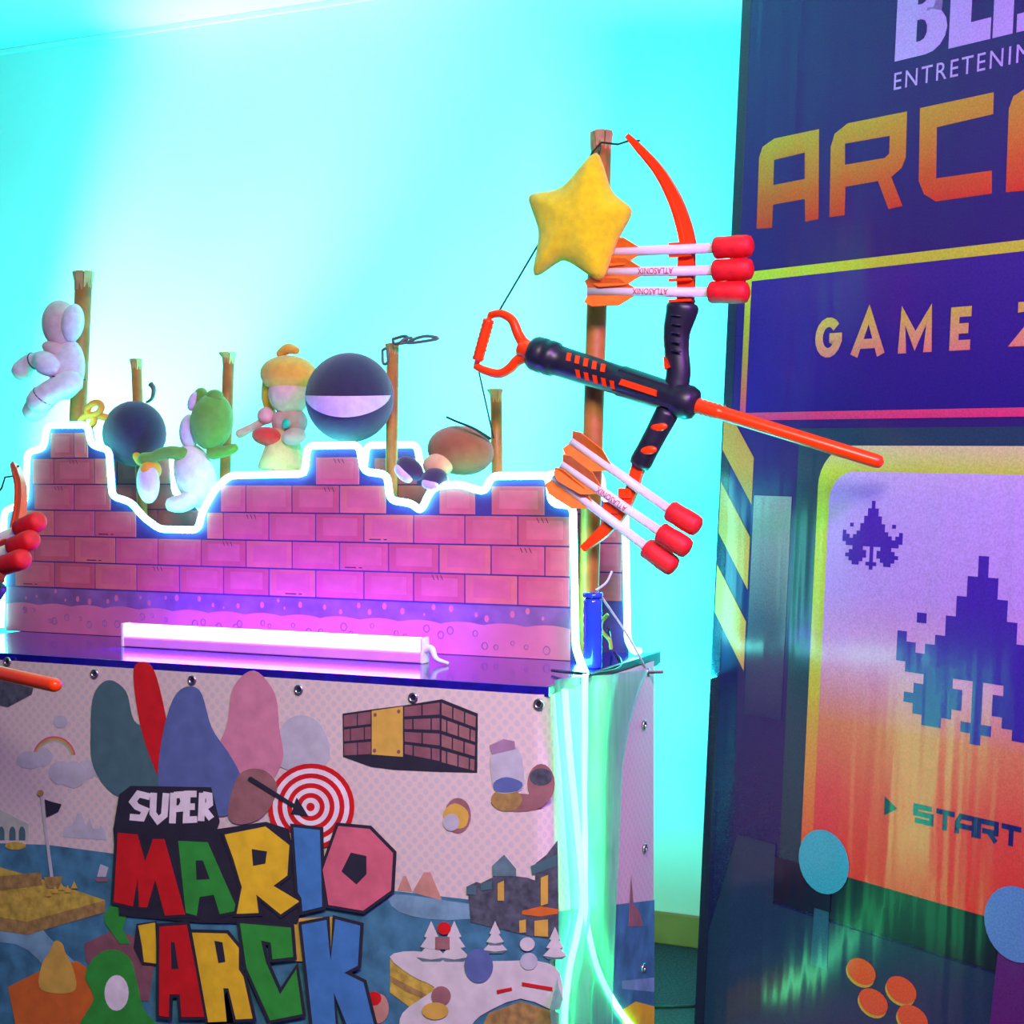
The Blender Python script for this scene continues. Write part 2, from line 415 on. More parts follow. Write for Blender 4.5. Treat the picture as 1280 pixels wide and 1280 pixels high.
# ------------------------------------------------------------------ plush stand-ins
def plush(name, c1, c2=None): return mat(name, c1, 0.95, var=0.10, scale=60, bump=0.5, bscale=700, color2=c2, sheen=0.3)
M_pwhite = plush('white_plush', (0.85, 0.82, 0.80)); M_pnavy = plush('navy_plush', (0.030, 0.030, 0.075)); M_pgreen = plush('green_plush', (0.16, 0.42, 0.05))
M_pyellow = plush('yellow_plush', (0.84, 0.80, 0.0)); M_phair = plush('blonde_plush', (0.88, 0.50, 0.05)); M_pskin = plush('peach_plush', (0.80, 0.55, 0.42))
M_ppink = plush('pink_plush', (0.80, 0.40, 0.42)); M_pbrown = plush('brown_plush', (0.33, 0.12, 0.04)); M_pbeige = plush('tan_plush', (0.75, 0.48, 0.22))
M_pred = plush('red_plush', (0.75, 0.04, 0.03)); M_plav = plush('pale_lavender_plush', (0.78, 0.66, 0.80)); M_shoe = plush('dark_shoe_plush', (0.05, 0.04, 0.09)); M_gold = mat('orange_felt', (0.85, 0.36, 0.03), 0.7, var=0.1)
M_pskin2 = plush('pale_peach_plush', (0.82, 0.60, 0.52))
def mm(px_, Y, x=640):   # size of so many photograph pixels at depth plane Y
    return (PY(x + px_, 600, Y) - PY(x, 600, Y)).length * 0.97
class Plush:
    def __init__(s, name, px, Y, label, group='plush toys on the brick boards'):
        s.t = thing(name, tuple(PY(*px, Y)), label, 'plush toy', group); s.Y = Y
    def e(s, name, x, y, rx, ry, m, dy=0.0, depth=None, rot=0.0):
        c = PY(x, y, s.Y); k = (PY(x, y + 100, s.Y) - c).length / 100.0
        R = Euler((0, math.radians(rot), 0))
        o = finish(name, ell(c + Vector((0, dy, 0)), (rx * k, (depth if depth else min(rx, ry)) * k, ry * k), R, 20, 14), m, s.t, True)
        return o
    def limb(s, name, pts, r, m, dys=None):
        c = PY(*pts[0], s.Y); k = (PY(pts[0][0], pts[0][1] + 100, s.Y) - c).length / 100.0
        P = [PY(x, y, s.Y) + Vector((0, (dys[i] if dys else 0), 0)) for i, (x, y) in enumerate(pts)]
        sp = smooth_path(P, 5); n = len(sp)
        rr = []
        for i in range(n):
            f = i / (n - 1) * (len(r) - 1); j = min(int(f), len(r) - 2); rr.append((r[j] + (r[j + 1] - r[j]) * (f - j)) * k)
        # rounded ends
        d0 = (sp[0] - sp[1]).normalized(); d1 = (sp[-1] - sp[-2]).normalized()
        sp = [sp[0] + d0 * rr[0] * .9, sp[0] + d0 * rr[0] * .6] + sp + [sp[-1] + d1 * rr[-1] * .6, sp[-1] + d1 * rr[-1] * .9]
        rr = [rr[0] * .35, rr[0] * .8] + rr + [rr[-1] * .8, rr[-1] * .35]
        return finish(name, tube(sp, rr, 14), m, s.t, True)

# white plush hung on the left pole
p = Plush('white_plush', (75, 528), 2.925, 'white plush with dark stitched seams hung on the far left pole')
p.e('torso', 84, 462, 24, 38, M_pwhite, depth=18, rot=8)
p.e('head', 76, 406, 25, 31, M_pskin2, depth=20, rot=-12)
p.e('hood_pad', 94, 404, 12, 24, M_pwhite, dy=-.008, depth=16, rot=10)
p.e('collar', 74, 436, 18, 9, M_pskin2, dy=-.016, depth=12, rot=14)
p.limb('arm', [(70, 448), (56, 450), (44, 455), (36, 464)], [10, 10, 11, 13], M_pwhite, [-.014, -.02, -.022, -.024])
p.limb('arm', [(66, 452), (72, 456), (78, 460)], [13, 15, 13], M_pwhite, [-.034, -.040, -.040])
p.limb('leg', [(78, 484), (66, 496), (58, 508), (52, 514)], [15, 13, 15, 14], M_pwhite, [-.014, -.024, -.028, -.028])
p.limb('leg', [(94, 478), (78, 490), (64, 502)], [16, 15, 16], M_pwhite, [-.016, -.036, -.042])
def ring_seam(x, y, r_, axis, dy=0.0):
    c_ = PY(x, y, p.Y) + Vector((0, dy, 0)); k_ = (PY(x, y + 100, p.Y) - PY(x, y, p.Y)).length / 100
    ax_ = Vector(axis).normalized(); u_ = ax_.cross(Vector((0, 1, 0))).normalized(); w_ = ax_.cross(u_)
    finish('seam', tube([c_ + (u_ * math.cos(i * PI / 10) + w_ * math.sin(i * PI / 10)) * r_ * k_ for i in range(20)], .0016, 6, closed=True, up=ax_), M_line, p.t, True)
ring_seam(50, 452, 10.6, (1, 0, .3), -.021); ring_seam(83, 472, 23, (.15, 0, 1)); ring_seam(70, 496, 15.6, (.7, 0, .7), -.039); ring_seam(62, 502, 14.2, (.55, 0, .8), -.026)
# small dark ball with double ring tag
p = Plush('dark_ball_cushion', (168, 583), 2.955, 'small dark navy ball cushion with an orange two-ring tag')
p.e('ball', 168, 542, 41, 41, M_pnavy, depth=36)
c0 = PY(116, 518, 2.905)
bm = bmesh.new()
for (x, y) in ((118, 511), (109, 527)):
    c = PY(x, y, 2.905)
    add_tube(bm, [c + Vector((math.cos(a * PI / 10) * .021, 0, math.sin(a * PI / 10 + .3) * .0145)) for a in range(20)], .0080, 8, closed=True)
add_tube(bm, [PY(114, 519, 2.907), PY(126, 520, 2.915), PY(140, 524, 2.92)], .009, 10)
finish('ring_tag', bm, M_gold, p.t, True)
p.limb('foot', [(184, 570), (192, 576), (197, 578)], [5, 6, 6], M_gold, [-.04, -.05, -.05])
# green plush
p = Plush('green_plush', (235, 640), 2.945, 'green plush with white belly and white-toed shoe in the wall dip')
p.e('head', 266, 527, 27, 36, M_pgreen, depth=26, rot=10, dy=-.004)
p.e('crest', 253, 500, 11, 16, M_pgreen, dy=-.012, depth=9, rot=25)
p.e('crest', 272, 496, 12, 9, M_pgreen, dy=-.012, depth=9)
p.e('crest_lining', 249, 502, 7, 13, M_plav, dy=-.022, depth=6, rot=25)
p.e('cheek', 240, 540, 13, 22, M_plav, dy=-.01, depth=12)
p.e('belly', 246, 595, 27, 42, M_pwhite, dy=-.006, depth=22, rot=-20)
p.limb('arm', [(238, 568), (222, 566), (206, 572), (196, 574)], [9, 8, 7, 8], M_pgreen, [-.03, -.04, -.045, -.05])
p.limb('arm', [(268, 566), (284, 564), (294, 560)], [9, 7, 6], M_pgreen, [-.005, -.005, -.005])
p.limb('leg', [(250, 618), (240, 628), (228, 630)], [12, 12, 10], M_pwhite, [-.02, -.03, -.035])
p.e('shoe', 202, 603, 15, 26, M_plav, dy=-.05, depth=12, rot=-4)
p.e('shoe_upper', 202, 588, 11, 13, M_gold, dy=-.040, depth=16)
# pink and blonde rag doll
p = Plush('rag_doll', (352, 588), 2.970, 'faceless rag doll with blonde hair and pink dress beside the big ball')
p.e('head', 362, 492, 28, 27, M_pskin, depth=24)
p.e('hair', 360, 468, 38, 24, M_phair, depth=30, dy=.002, rot=3)
p.limb('hair_lock', [(334, 472), (332, 498), (335, 520)], [9, 9, 5], M_phair, [.01, .012, .015])
p.limb('hair_bow', [(350, 442), (360, 436), (370, 438)], [5, 7, 5], M_phair)
p.e('bodice', 362, 528, 25, 20, M_ppink, depth=16)
p.e('sleeve', 336, 520, 11, 11, M_ppink, dy=-.012, depth=10)
p.limb('arm', [(334, 526), (318, 535), (304, 542)], [5, 5, 6], M_pskin, [-.012, -.012, -.012])
bm = bmesh.new(); c = PY(353, 560, 2.970); top = PY(356, 532, 2.970); bot = PY(352, 588, 2.970); k = .0018
finish('skirt', lathe_axis(bot, top, [(0, .052), (.006, .055), (.04, .045), (.075, .036), (.1, .022)], 22), M_pbeige, p.t, True)
p.e('overskirt', 343, 546, 22, 12, M_pred, dy=-.026, depth=16, rot=8)
p.e('overskirt', 376, 546, 16, 11, M_ppink, dy=-.028, depth=13, rot=-10)
p.e('brooch', 368, 530, 6, 6.5, mat('teal_button', (0.05, 0.5, 0.45), 0.4, var=0.1), dy=-.034, depth=3)
# big two-tone ball cushion
p = Plush('navy_ball_cushion', (437, 556), 2.915, 'big navy ball cushion with pale lower patch on the middle battlement')
c = PY(437, 497, 2.915); k = (PY(437, 597, 2.915) - c).length / 100
R = 56 * k
finish('ball', ell(c, (R, R * .95, R), None, 32, 24), M_pnavy, p.t, True)
bm = bmesh.new()
# patch: a band of the sphere on the side that faces the room, real felt thickness
Vf = (CL - c); Vf.z = 0; Vf.normalize(); Vr = Vector((-Vf.y, Vf.x, 0)); N = 22
gr = []
for i in range(N + 1):
    az = math.radians(-78 + 142 * i / N); f = i / N
    hi = math.radians(2 - 3 * math.sin(f * PI)); lo = math.radians(2 - 30 * math.sin(f * PI) ** .75)
    gr.append([bm.verts.new(c + (Vf * math.cos(az) * math.cos(el) + Vr * math.sin(az) * math.cos(el) + Vector((0, 0, 1)) * math.sin(el)) * (R * 1.012)) for el in [lo + (hi - lo) * j / 5 for j in range(6)]])
for i in range(N):
    for j in range(5):
        bm.faces.new((gr[i][j], gr[i + 1][j], gr[i + 1][j + 1], gr[i][j + 1]))
bmesh.ops.remove_doubles(bm, verts=bm.verts, dist=1e-5)
finish('pale_patch', bm, M_plav, p.t, True)
# brown plush with dark shoes
p = Plush('brown_plush', (562, 611), 2.925, 'brown dome-shaped plush with two dark shoes on the broken wall edge')
p.e('dome', 573, 563, 44, 31, M_pbrown, depth=32, rot=8, dy=.01)
p.e('body', 556, 582, 20, 15, M_pbeige, dy=-.032, depth=14)
p.e('shoe', 526, 586, 20, 13, M_shoe, dy=-.048, depth=12, rot=35)
p.e('sole', 521, 592, 15, 8, M_plav, dy=-.060, depth=6, rot=40)
p.e('shoe', 558, 598, 17, 13, M_shoe, dy=-.054, depth=13)
p.e('sole', 556, 604, 12, 8, M_plav, dy=-.066, depth=6)
p.limb('strap', [(564, 522), (580, 528), (600, 536), (612, 548)], [1.4, 1.4, 1.6, 2], M_string, [-.02, -.03, -.03, .0])
# plain yellow star cushion
p = Plush('star_cushion', (735, 345), 2.800, 'plain yellow star cushion tied near the top of the tallest pole')
tips = [(747, 184), (793, 262), (753, 356), (665, 350), (658, 243)]
inn = [(764, 240), (770, 304), (704, 322), (676, 292), (704, 236)]
c = PY(725, 272, 2.800)
bm = bmesh.new()
ring = []
seq = []
for i in range(5): seq += [tips[i], inn[i]]
P3 = [PY(x, y, 2.800) for x, y in seq]
dense = []
for i in range(10):
    a_, b_ = P3[i], P3[(i + 1) % 10]
    for kk in range(6): dense.append(a_.lerp(b_, kk / 6))
# soften the tips
for _ in range(2): dense = [(dense[i - 1] + dense[i] * 2 + dense[(i + 1) % 60]) / 4 for i in range(60)]
LV = [(1.0, 0), (.97, .010), (.86, .021), (.66, .030), (.40, .036), (.15, .039)]
front = []; back = []
for s in (-1, 1):
    rings_ = []
    for f, dpt in LV:
        rings_.append([bm.verts.new(c.lerp(v, f) + Vector((0, s * dpt, 0))) for v in dense])
    for i in range(len(LV) - 1):
        for kk in range(60): bm.faces.new((rings_[i][kk], rings_[i][(kk + 1) % 60], rings_[i + 1][(kk + 1) % 60], rings_[i + 1][kk]))
    cv = bm.verts.new(c + Vector((0, s * .0395, 0)))
    for kk in range(60): bm.faces.new((rings_[-1][kk], rings_[-1][(kk + 1) % 60], cv))
bmesh.ops.remove_doubles(bm, verts=bm.verts, dist=1e-5)
finish('star_body', bm, M_pyellow, p.t, True)
finish('tie_cord', tube([PY(748, 198, 2.80), PY(750, 184, 2.86), PY(751, 182, 2.90)], .002, 6), M_string, p.t, True)

# chain on the thin pole by the ball
t = thing('plastic_chain', tuple(PY(512, 432, PYM)), 'short grey chain hooked over the top of a thin pole', 'chain')
def link(pts, r=.0034):
    finish('chain_link', tube([Vector(q_) for q_ in smooth_path(pts + [pts[0]], 4)[:-1]], r, 6, closed=True), M_chain, t, True)
M_chain = mat('grey_green_chain', (0.10, 0.14, 0.11), 0.5, var=0.2)
def CP(x, y, dy=0): return PY(x, y, 2.972) + Vector((0, dy, 0))
link([CP(491, 424), (CP(506, 420)), CP(509, 424), CP(494, 430)])
link([CP(500, 430, -.005), CP(510, 427, .004), CP(512, 422, .008), CP(506, 424, -.002)])
link([CP(508, 429), CP(520, 423), CP(534, 420), CP(548, 423), CP(534, 426), CP(520, 428)])
link([CP(478, 438), CP(484, 436), CP(485, 452), CP(479, 454)])
# small clip above the dark ball
o = finish('wire_clip', tube(smooth_path([PY(183, 503, 3.0), PY(190, 498, 3.0), PY(192, 486, 3.0), PY(188, 480, 3.0)], 5), [.003 + .004 * (i / 15) for i in range(16)], 8), M_chain, None, True, base=PY(183, 503, 3.0))
tag(o, 'small dark curved clip sticking up behind the dark ball', 'clip')

# ------------------------------------------------------------------ toy bow and foam arrows
BWY = 2.842
def B(x, y, dy=0.0): return PY(x, y, BWY) + Vector((0, dy, 0))
KB = (B(780, 500) - B(780, 400)).length / 100.0      # metres per photograph pixel at the bow
bow = thing('toy_bow', tuple(B(845, 480)), 'orange and black toy bow tied to the tallest pole', 'toy bow', 'toy bows')
def bpart(name, bm, m, smooth=True, part=None): return finish(name, bm, m, part or bow, smooth)
def strip(pts, ws, depth):
    """flat limb: outline offset left and right of a centre line, given depth in Y"""
    sp = smooth_path([B(*p_) for p_ in pts], 6); n = len(sp); bm = bmesh.new()
    L = []; R_ = []
    for i, p_ in enumerate(sp):
        t_ = (sp[min(i + 1, n - 1)] - sp[max(i - 1, 0)]).normalized(); s_ = Vector((t_.z, 0, -t_.x))
        f = i / (n - 1) * (len(ws) - 1); j = min(int(f), len(ws) - 2); w_ = (ws[j] + (ws[j + 1] - ws[j]) * (f - j)) * KB / 2
        L.append(p_ + s_ * w_); R_.append(p_ - s_ * w_)
    add_prism(bm, [v + Vector((0, -depth / 2, 0)) for v in L + R_[::-1]], (0, depth, 0))
    return bm
bpart('upper_limb', strip([(785, 170), (800, 186), (824, 214), (843, 248), (855, 282), (861, 310)], [6, 10, 13, 16, 18, 19], .016), M_orange, False)
bpart('upper_limb_ridge', strip([(797, 186), (822, 216), (840, 250), (851, 282), (856, 305)], [2, 3, 4, 4, 3], .020), M_orange, False)
bpart('arrow_rack', strip([(859, 300), (858, 340), (857, 380)], [17, 22, 20], .014), M_orange, False)
for y in (306, 321, 336, 351, 366, 377):
    bpart('rack_clip', box(B(840, y + 2.5, -.022), B(868, y - 2.5, .008), .001), M_orange, False)
# grip: swept rounded section
grip = bpart('grip', tube(smooth_path([B(854, 378), B(852, 390), B(846, 415), B(846, 440), B(848, 465), B(845, 486)], 6), [v * KB for v in [14, 17, 19, 20, 20.5, 20.5, 20, 19.5, 19, 18.5, 18, 17.5, 17, 16.5, 16.5, 16, 16, 15.5, 15.5, 15.5, 15.5, 15.5, 15.5, 15.5, 15.5, 15.5, 15.5, 15.5, 16, 16, 16]][:31], 18, flat=(1, .8)), M_dark)
for i, y in enumerate((396, 407, 418, 429, 440)):
    bpart('grip_rib', ell(B(851, y, -.026), (.011, .004, .0022), Euler((0, .2, 0)), 10, 8), M_dark, True, grip)
bpart('grip_inlay', prism([B(833, 446, -.018), B(838, 450, -.022), B(842, 460, -.022), B(834, 463, -.018)], (0, .006, 0)), M_orange, False, grip)
# barrel
A0 = B(664, 440); A1 = B(872, 507); L0 = (A1 - A0).length
prof = [(0, .020), (.002, .031), (.010, .035), (.030, .036), (.034, .033), (.040, .036), (.055, .035), (.058, .031), (.075, .0305), (.20, .029), (.203, .031), (L0 - .05, .029), (L0 - .045, .033), (L0 - .018, .034), (L0 - .006, .029), (L0, .014)]
barrel = bpart('barrel', lathe_axis(A0, A1, prof, 28), M_dark)
ax = (A1 - A0).normalized(); upv = Vector((-ax.z, 0, ax.x))
if upv.z < 0: upv = -upv
def on_barrel(t_, h, r=.0315):  # point on the front of the barrel, t metres along, h metres above the axis
    return A0 + ax * t_ + upv * h + Vector((0, -math.sqrt(max(r * r - h * h, 1e-6)), 0))
for i in range(5):
    for h, sgn in ((.014, 1), (-.012, 1)):
        t0 = .085 + i * .019 + (.03 if h < 0 else 0)
        q4 = [on_barrel(t0 + d_, h + e_) + Vector((0, -.0005, 0)) for d_, e_ in ((0, .008), (.009, .009), (.015, -.006), (.006, -.007))]
        bpart('vent', prism(q4, (0, .003, 0)), M_orange, False, barrel)
q4 = [on_barrel(t_, h_, .0335) for t_, h_ in ((.215, .006), (.29, .006), (.293, -.006), (.212, -.006))]
bpart('side_stripe', prism(q4, (0, .004, 0)), M_orange, False, barrel)
q4 = [on_barrel(.20, .022, .036), on_barrel(.31, .022, .036), on_barrel(.33, -.02, .036), on_barrel(.20, -.022, .036)]
bpart('side_plate', prism([v + Vector((0, .004, 0)) for v in q4], (0, .012, 0)), M_dark, False, barrel)
# lower grip with oval inlays
lgrip = bpart('lower_grip', lathe_axis(B(836, 512), B(799, 582), [(0, .022), (.01, .0235), (.05, .022), (.09, .0215), (.115, .0225), (.125, .020), (.126, .01)], 20), M_dark)
for (x, y) in ((828, 534), (815, 563)):
    bpart('grip_inlay', ell(B(x, y, -.0195), (.0175, .0045, .0085), Euler((0, math.radians(-6), 0)), 16, 8), M_orange, True, lgrip)
bpart('lower_arm', strip([(801, 576), (796, 592), (791, 604)], [17, 15, 14], .018), M_orange, False)
bpart('lower_limb', strip([(796, 588), (790, 612), (776, 640), (754, 665), (729, 686)], [15, 15, 16, 15, 8], .016), M_orange, False)
for a_, b_ in (((775, 610), (792, 623)), ((756, 627), (776, 642))):
    bpart('rack_clip', box(B(a_[0], b_[1], -.014), B(b_[0], a_[1], .008), .003), M_orange, False)
# pull handle
rr_ = [.0075 + .0055 * (i / 30) for i in range(31)]
bpart('handle_frame', tube(smooth_path([B(612, 394), B(626, 392), B(640, 400), B(647, 416), B(654, 428), B(666, 437)], 6), rr_, 12, flat=(1, .9)), M_orange)
bpart('handle_frame', tube(smooth_path([B(594, 457), B(606, 463), B(624, 467), B(638, 460), B(648, 450), B(664, 443)], 6), rr_, 12, flat=(1, .9)), M_orange)
bpart('handle_neck', lathe_axis(B(648, 434), B(668, 441), [(0, .010), (.006, .020), (.022, .019), (.034, .023), (.036, .01)], 16), M_orange)
bpart('handle_grip', lathe_axis(B(613, 393), B(595, 458), [(0, .006), (.010, .006)] + [(.0105 + i * .0048, .0110 + (.0018 if i % 2 else 0)) for i in range(19)] + [(.098, .006), (.108, .006)], 14), M_orange)
# rod with ribs
R0 = B(868, 506); R1 = B(1104, 579); LR = (R1 - R0).length
prof = [(0, .014)] + [(0.004 + i * .005, .0165 if i % 2 else .0140) for i in range(11)] + [(.062, .0138), (LR - .012, .0128), (LR - .004, .0105), (LR, .004)]
bpart('rod', lathe_axis(R0, R1, prof, 18), M_orange)
# strings
bpart('bow_string', tube([B(786, 176, .0), B(768, 178, .02), PY(752, 178, 2.86), PY(741, 190, 2.872), B(622, 392)], .0021, 6), M_string)
bpart('bow_string', tube([B(598, 462), PY(606, 498, 2.86), PY(617, 548, 2.862)], .0019, 6), M_string)
bpart('string_knot', ell(B(797, 176), (.006, .003, .002), None, 8, 6), M_string)

def arrow(tail, h0, h1, label, group, dy, printed):
    def Q(p_): return B(p_[0], p_[1], dy)
    a_, b_, c_ = Q(tail), Q(h0), Q(h1); ax_ = (b_ - a_).normalized(); up_ = Vector((-ax_.z, 0, ax_.x))
    if up_.z < 0: up_ = -up_
    t_ = thing('foam_arrow', tuple(b_), label, 'toy arrow', group)
    finish('shaft', tube([a_, a_.lerp(b_, .5), b_ + ax_ * .01], 6.2 * KB, 14), M_white, t_, True)
    ht = (c_ - b_).length; r = 13.8 * KB
    finish('foam_tip', lathe_axis(b_, c_, [(0, r * .5), (.001, r * .86), (.005, r * .97), (ht * .3, r * .95), (ht * .6, r), (ht * .85, r * .97), (ht * .95, r * .85), (ht, r * .5)], 20), M_tip, t_, True)
    fl = 62 * KB
    for ang in (35, 155, 275):
        d_ = (up_ * math.cos(math.radians(ang)) + Vector((0, -1, 0)) * math.sin(math.radians(ang))).normalized()
        nrm = d_.cross(ax_).normalized() * .0012
        r0 = 5.5 * KB; o_ = 18 * KB
        pts_ = [a_ + d_ * r0, a_ - ax_ * .004 + d_ * (r0 + o_ * .55), a_ + ax_ * fl * .15 + d_ * (r0 + o_ * .9), a_ + ax_ * fl * .72 + d_ * (r0 + o_ * .75), a_ + ax_ * fl + d_ * r0]
        finish('fin', prism([v - nrm for v in pts_], nrm * 2), M_amber, t_)
    if printed:
        bm_, wd = text_bm('ATLASONIX', .0120, bold=.004)
        # printed upside down on the side facing the room
        bmesh.ops.triangulate(bm_, faces=bm_.faces); bmesh.ops.subdivide_edges(bm_, edges=bm_.edges, cuts=2, use_grid_fill=True)
        wanted = 46 * KB; sx = wanted / wd; mid = a_ + ax_ * ((b_ - a_).length * .53)
        for v in bm_.verts:
            p_ = mid - ax_ * (v.co.x * sx - wanted / 2) - up_ * (v.co.y - .0060)
            h_ = (v.co.y - .0060)
            v.co = p_ + Vector((0, -math.sqrt((6.2 * KB) ** 2 - min(abs(h_), 6 * KB) ** 2) - .0008, 0))
        finish('printed_name', bm_, M_redprint, t_)
    return t_
G1 = 'foam arrows on the right bow'
upper = [arrow((746, 318), (897, 312), (945, 309), 'foam arrow with red tip, topmost of the three beside the star', G1, -.022, False),
         arrow((749, 342), (896, 340), (945, 338), 'foam arrow with red tip, middle of the three beside the star', G1, -.022, True),
         arrow((741, 366), (891, 367), (940, 367), 'foam arrow with red tip, lowest of the three beside the star', G1, -.022, True)]
arrow((718, 551), (839, 637), (877, 660), 'foam arrow with orange fins on lower bow rack, highest and rightmost tip', G1, -.014, False)
arrow((708, 580), (829, 664), (866, 687), 'foam arrow on the lower bow rack, the one between two others', G1, -.022, True)
arrow((696, 596), (810, 683), (847, 710), 'foam arrow on lower bow rack with the lowest red tip', G1, -.014, False)

# the second bow at the left edge, turned towards the room
def copy_tree(o, M):
    c = o.copy(); COL.objects.link(c); c.matrix_world = M @ ROOT[o.name]; ROOT[c.name] = M @ ROOT[o.name]
    for ch in list(o.children):
        d = ch.copy(); COL.objects.link(d); d.parent = c
        for g_ in list(ch.children):
            h_ = g_.copy(); COL.objects.link(h_); h_.parent = d
    return c
ref = B(855, 420)
ML = Matrix.Translation((-2.2646, 2.3859, 1.0289)) @ Euler((-.5373, -.2649, -.2443)).to_matrix().to_4x4() @ Matrix.Translation(-ref)
lb = copy_tree(bow, ML); lb['label'] = 'orange toy bow cut off by the left picture edge'
for a_, lab in zip(upper, ('topmost', 'middle', 'lowest')):
    c_ = copy_tree(a_, ML); c_['label'] = 'foam arrow on the left bow, %s of its three red tips' % lab; c_['group'] = 'foam arrows on the left bow'

# ------------------------------------------------------------------ blue bottle and leads behind the neon
M_blue = mat('blue_bottle', (0.02, 0.06, 0.55), 0.12, var=0.1, coat=0.5)
bx = PY(741, 800, 2.79)
bb = Vector((bx.x, 2.79, TOP)); htop = PY(741, 740, 2.79).z - TOP
t = thing('blue_bottle', tuple(bb), 'glossy blue ribbed bottle standing at the right end of the front board', 'bottle')
finish('bottle_body', lathe_axis(bb, bb + Vector((0, 0, 1)), [(0, .017), (.003, .019)] + [(.01 + i * .009, .0188 if i % 2 else .0178) for i in range(int((htop - .03) / .009))] + [(htop - .018, .0185), (htop - .010, .014)], 20), M_blue, t, True)
finish('bottle_cap', lathe_axis(bb + Vector((0, 0, htop - .010)), bb + Vector((0, 0, htop + 1)), [(0, .0195), (.002, .020), (.009, .0195), (.010, .012)], 20), M_blue, t, True)
M_lead = mat('pale_lead', (0.55, 0.62, 0.6), 0.4, var=0.1)
o = finish('power_lead', tube(smooth_path([PY(745, 738, 2.80), PY(758, 728, 2.81), PY(765, 714, 2.82)], 6), .0025, 8), M_lead, None, True, base=PY(745, 738, 2.80))
tag(o, 'pale short lead end curling up from the blue bottle', 'lead')
o = finish('power_lead', tube(smooth_path([PY(751, 745, 2.80), PY(765, 765, 2.84), PY(785, 795, 2.88), PY(800, 822, 2.92), PXp(806, 834, TX1 + .008)], 6), .0025, 8), M_lead, None, True, base=PY(751, 745, 2.80))
tag(o, 'pale lead slanting from the blue bottle to the table corner', 'lead')
o = finish('power_lead', tube(smooth_path([PY(760, 785, 2.83), PZ(766, 812, TOP + .004), PZ(776, 826, TOP + .004), PXp(772, 836, TX1 + .010), PXp(745, 842, TX1 + .012), PXp(728, 842, TX1 + .010), PZ(690, 838, TOP + .006)], 6), .003, 8), M_dark, None, True, base=PY(760, 785, 2.83))
tag(o, 'dark lead looping over the table rim under the blue bottle', 'lead')
o = finish('green_twist_tie', tube(smooth_path([PY(760, 768, 2.86), PY(753, 776, 2.86), PY(752, 788, 2.86), PY(762, 800, 2.86), PY(764, 812, 2.86)], 6), .004, 8), mat('green_tie', (0.25, 0.5, 0.05), 0.4, var=0.1), None, True, base=PY(764, 812, 2.86))
tag(o, 'green wavy tie standing between the bottle and the rear board', 'cable tie')

# ------------------------------------------------------------------ printed vinyl hanging on the table
SY = TYF - 0.010; SX = TX1 + 0.008
def dotted(name, base, dot, scale):
    m = mat(name, base, 0.42, bump=0.05, bscale=12)
    nt = m.node_tree; b = nt.nodes['Principled BSDF']
    tc = nt.nodes.new('ShaderNodeTexCoord'); mp = nt.nodes.new('ShaderNodeMapping'); mp.inputs['Rotation'].default_value = (0, math.radians(45), 0)
    v = nt.nodes.new('ShaderNodeTexVoronoi'); v.inputs['Scale'].default_value = scale; v.inputs['Randomness'].default_value = 0.0
    sep = nt.nodes.new('ShaderNodeSeparateXYZ'); comb = nt.nodes.new('ShaderNodeCombineXYZ'); ad = nt.nodes.new('ShaderNodeMath'); ad.operation = 'ADD'
    nt.links.new(tc.outputs['Object'], sep.inputs[0]); nt.links.new(sep.outputs['X'], ad.inputs[0]); nt.links.new(sep.outputs['Y'], ad.inputs[1])
    nt.links.new(ad.outputs[0], comb.inputs['X']); nt.links.new(sep.outputs['Z'], comb.inputs['Z'])
    nt.links.new(comb.outputs[0], mp.inputs['Vector']); nt.links.new(mp.outputs['Vector'], v.inputs['Vector'])
    r = nt.nodes.new('ShaderNodeValToRGB'); r.color_ramp.elements[0].position = 0.30; r.color_ramp.elements[1].position = 0.42
    r.color_ramp.elements[0].color = (*dot, 1); r.color_ramp.elements[1].color = (*base, 1)
    nt.links.new(v.outputs['Distance'], r.inputs['Fac']); nt.links.new(r.outputs['Color'], b.inputs['Base Color'])
    return m
M_sky = dotted('printed_dotted_sky', (0.62, 0.55, 0.46), (0.52, 0.50, 0.46), 62)
ps = thing('printed_vinyl_sheet', ((TX0 + SX) / 2, SY, 0.03), 'vinyl sheet printed with a game scene, lettering and target, hung around the table', 'banner')
pside = PXp(818, 900, SX).y
bm = bmesh.new()
# sheet: front, rounded corner, side; 2 mm thick
sec = [(TX0, SY)] + [(SX - .03 + .03 * math.sin(a * PI / 12), SY + .03 - .03 * math.cos(a * PI / 12)) for a in range(7)] + [(SX + .002, 2.62), (SX, 2.75), (SX + .002, 2.88), (SX - .001, pside)]
zt, zb = TZ - 0.014, 0.03
def sheet_ring(off):
    out = []
    for i, (x, y) in enumerate(sec):
        tx, ty = (Vector(sec[min(i + 1, len(sec) - 1)]) - Vector(sec[max(i - 1, 0)])).normalized()
        out.append((x - ty * off, y + tx * off))
    return out
o_, i_ = sheet_ring(0), sheet_ring(.002)
V = [[bm.verts.new((x, y, z)) for x, y in L] for L in (o_, i_) for z in (zb, zt)]
for k in range(len(sec) - 1):
    bm.faces.new((V[0][k], V[0][k + 1], V[1][k + 1], V[1][k])); bm.faces.new((V[2][k], V[3][k], V[3][k + 1], V[2][k + 1]))
    bm.faces.new((V[1][k], V[1][k + 1], V[3][k + 1], V[3][k])); bm.faces.new((V[0][k], V[2][k], V[2][k + 1], V[0][k + 1]))
for k in (0, len(sec) - 1): bm.faces.new((V[0][k], V[1][k], V[3][k], V[2][k]))
finish('sheet', bm, M_sky, ps)
PRN = [0]
def SP(x, y, layer):
    return PY(x, y, SY) + Vector((0, -.0005 * layer, 0))
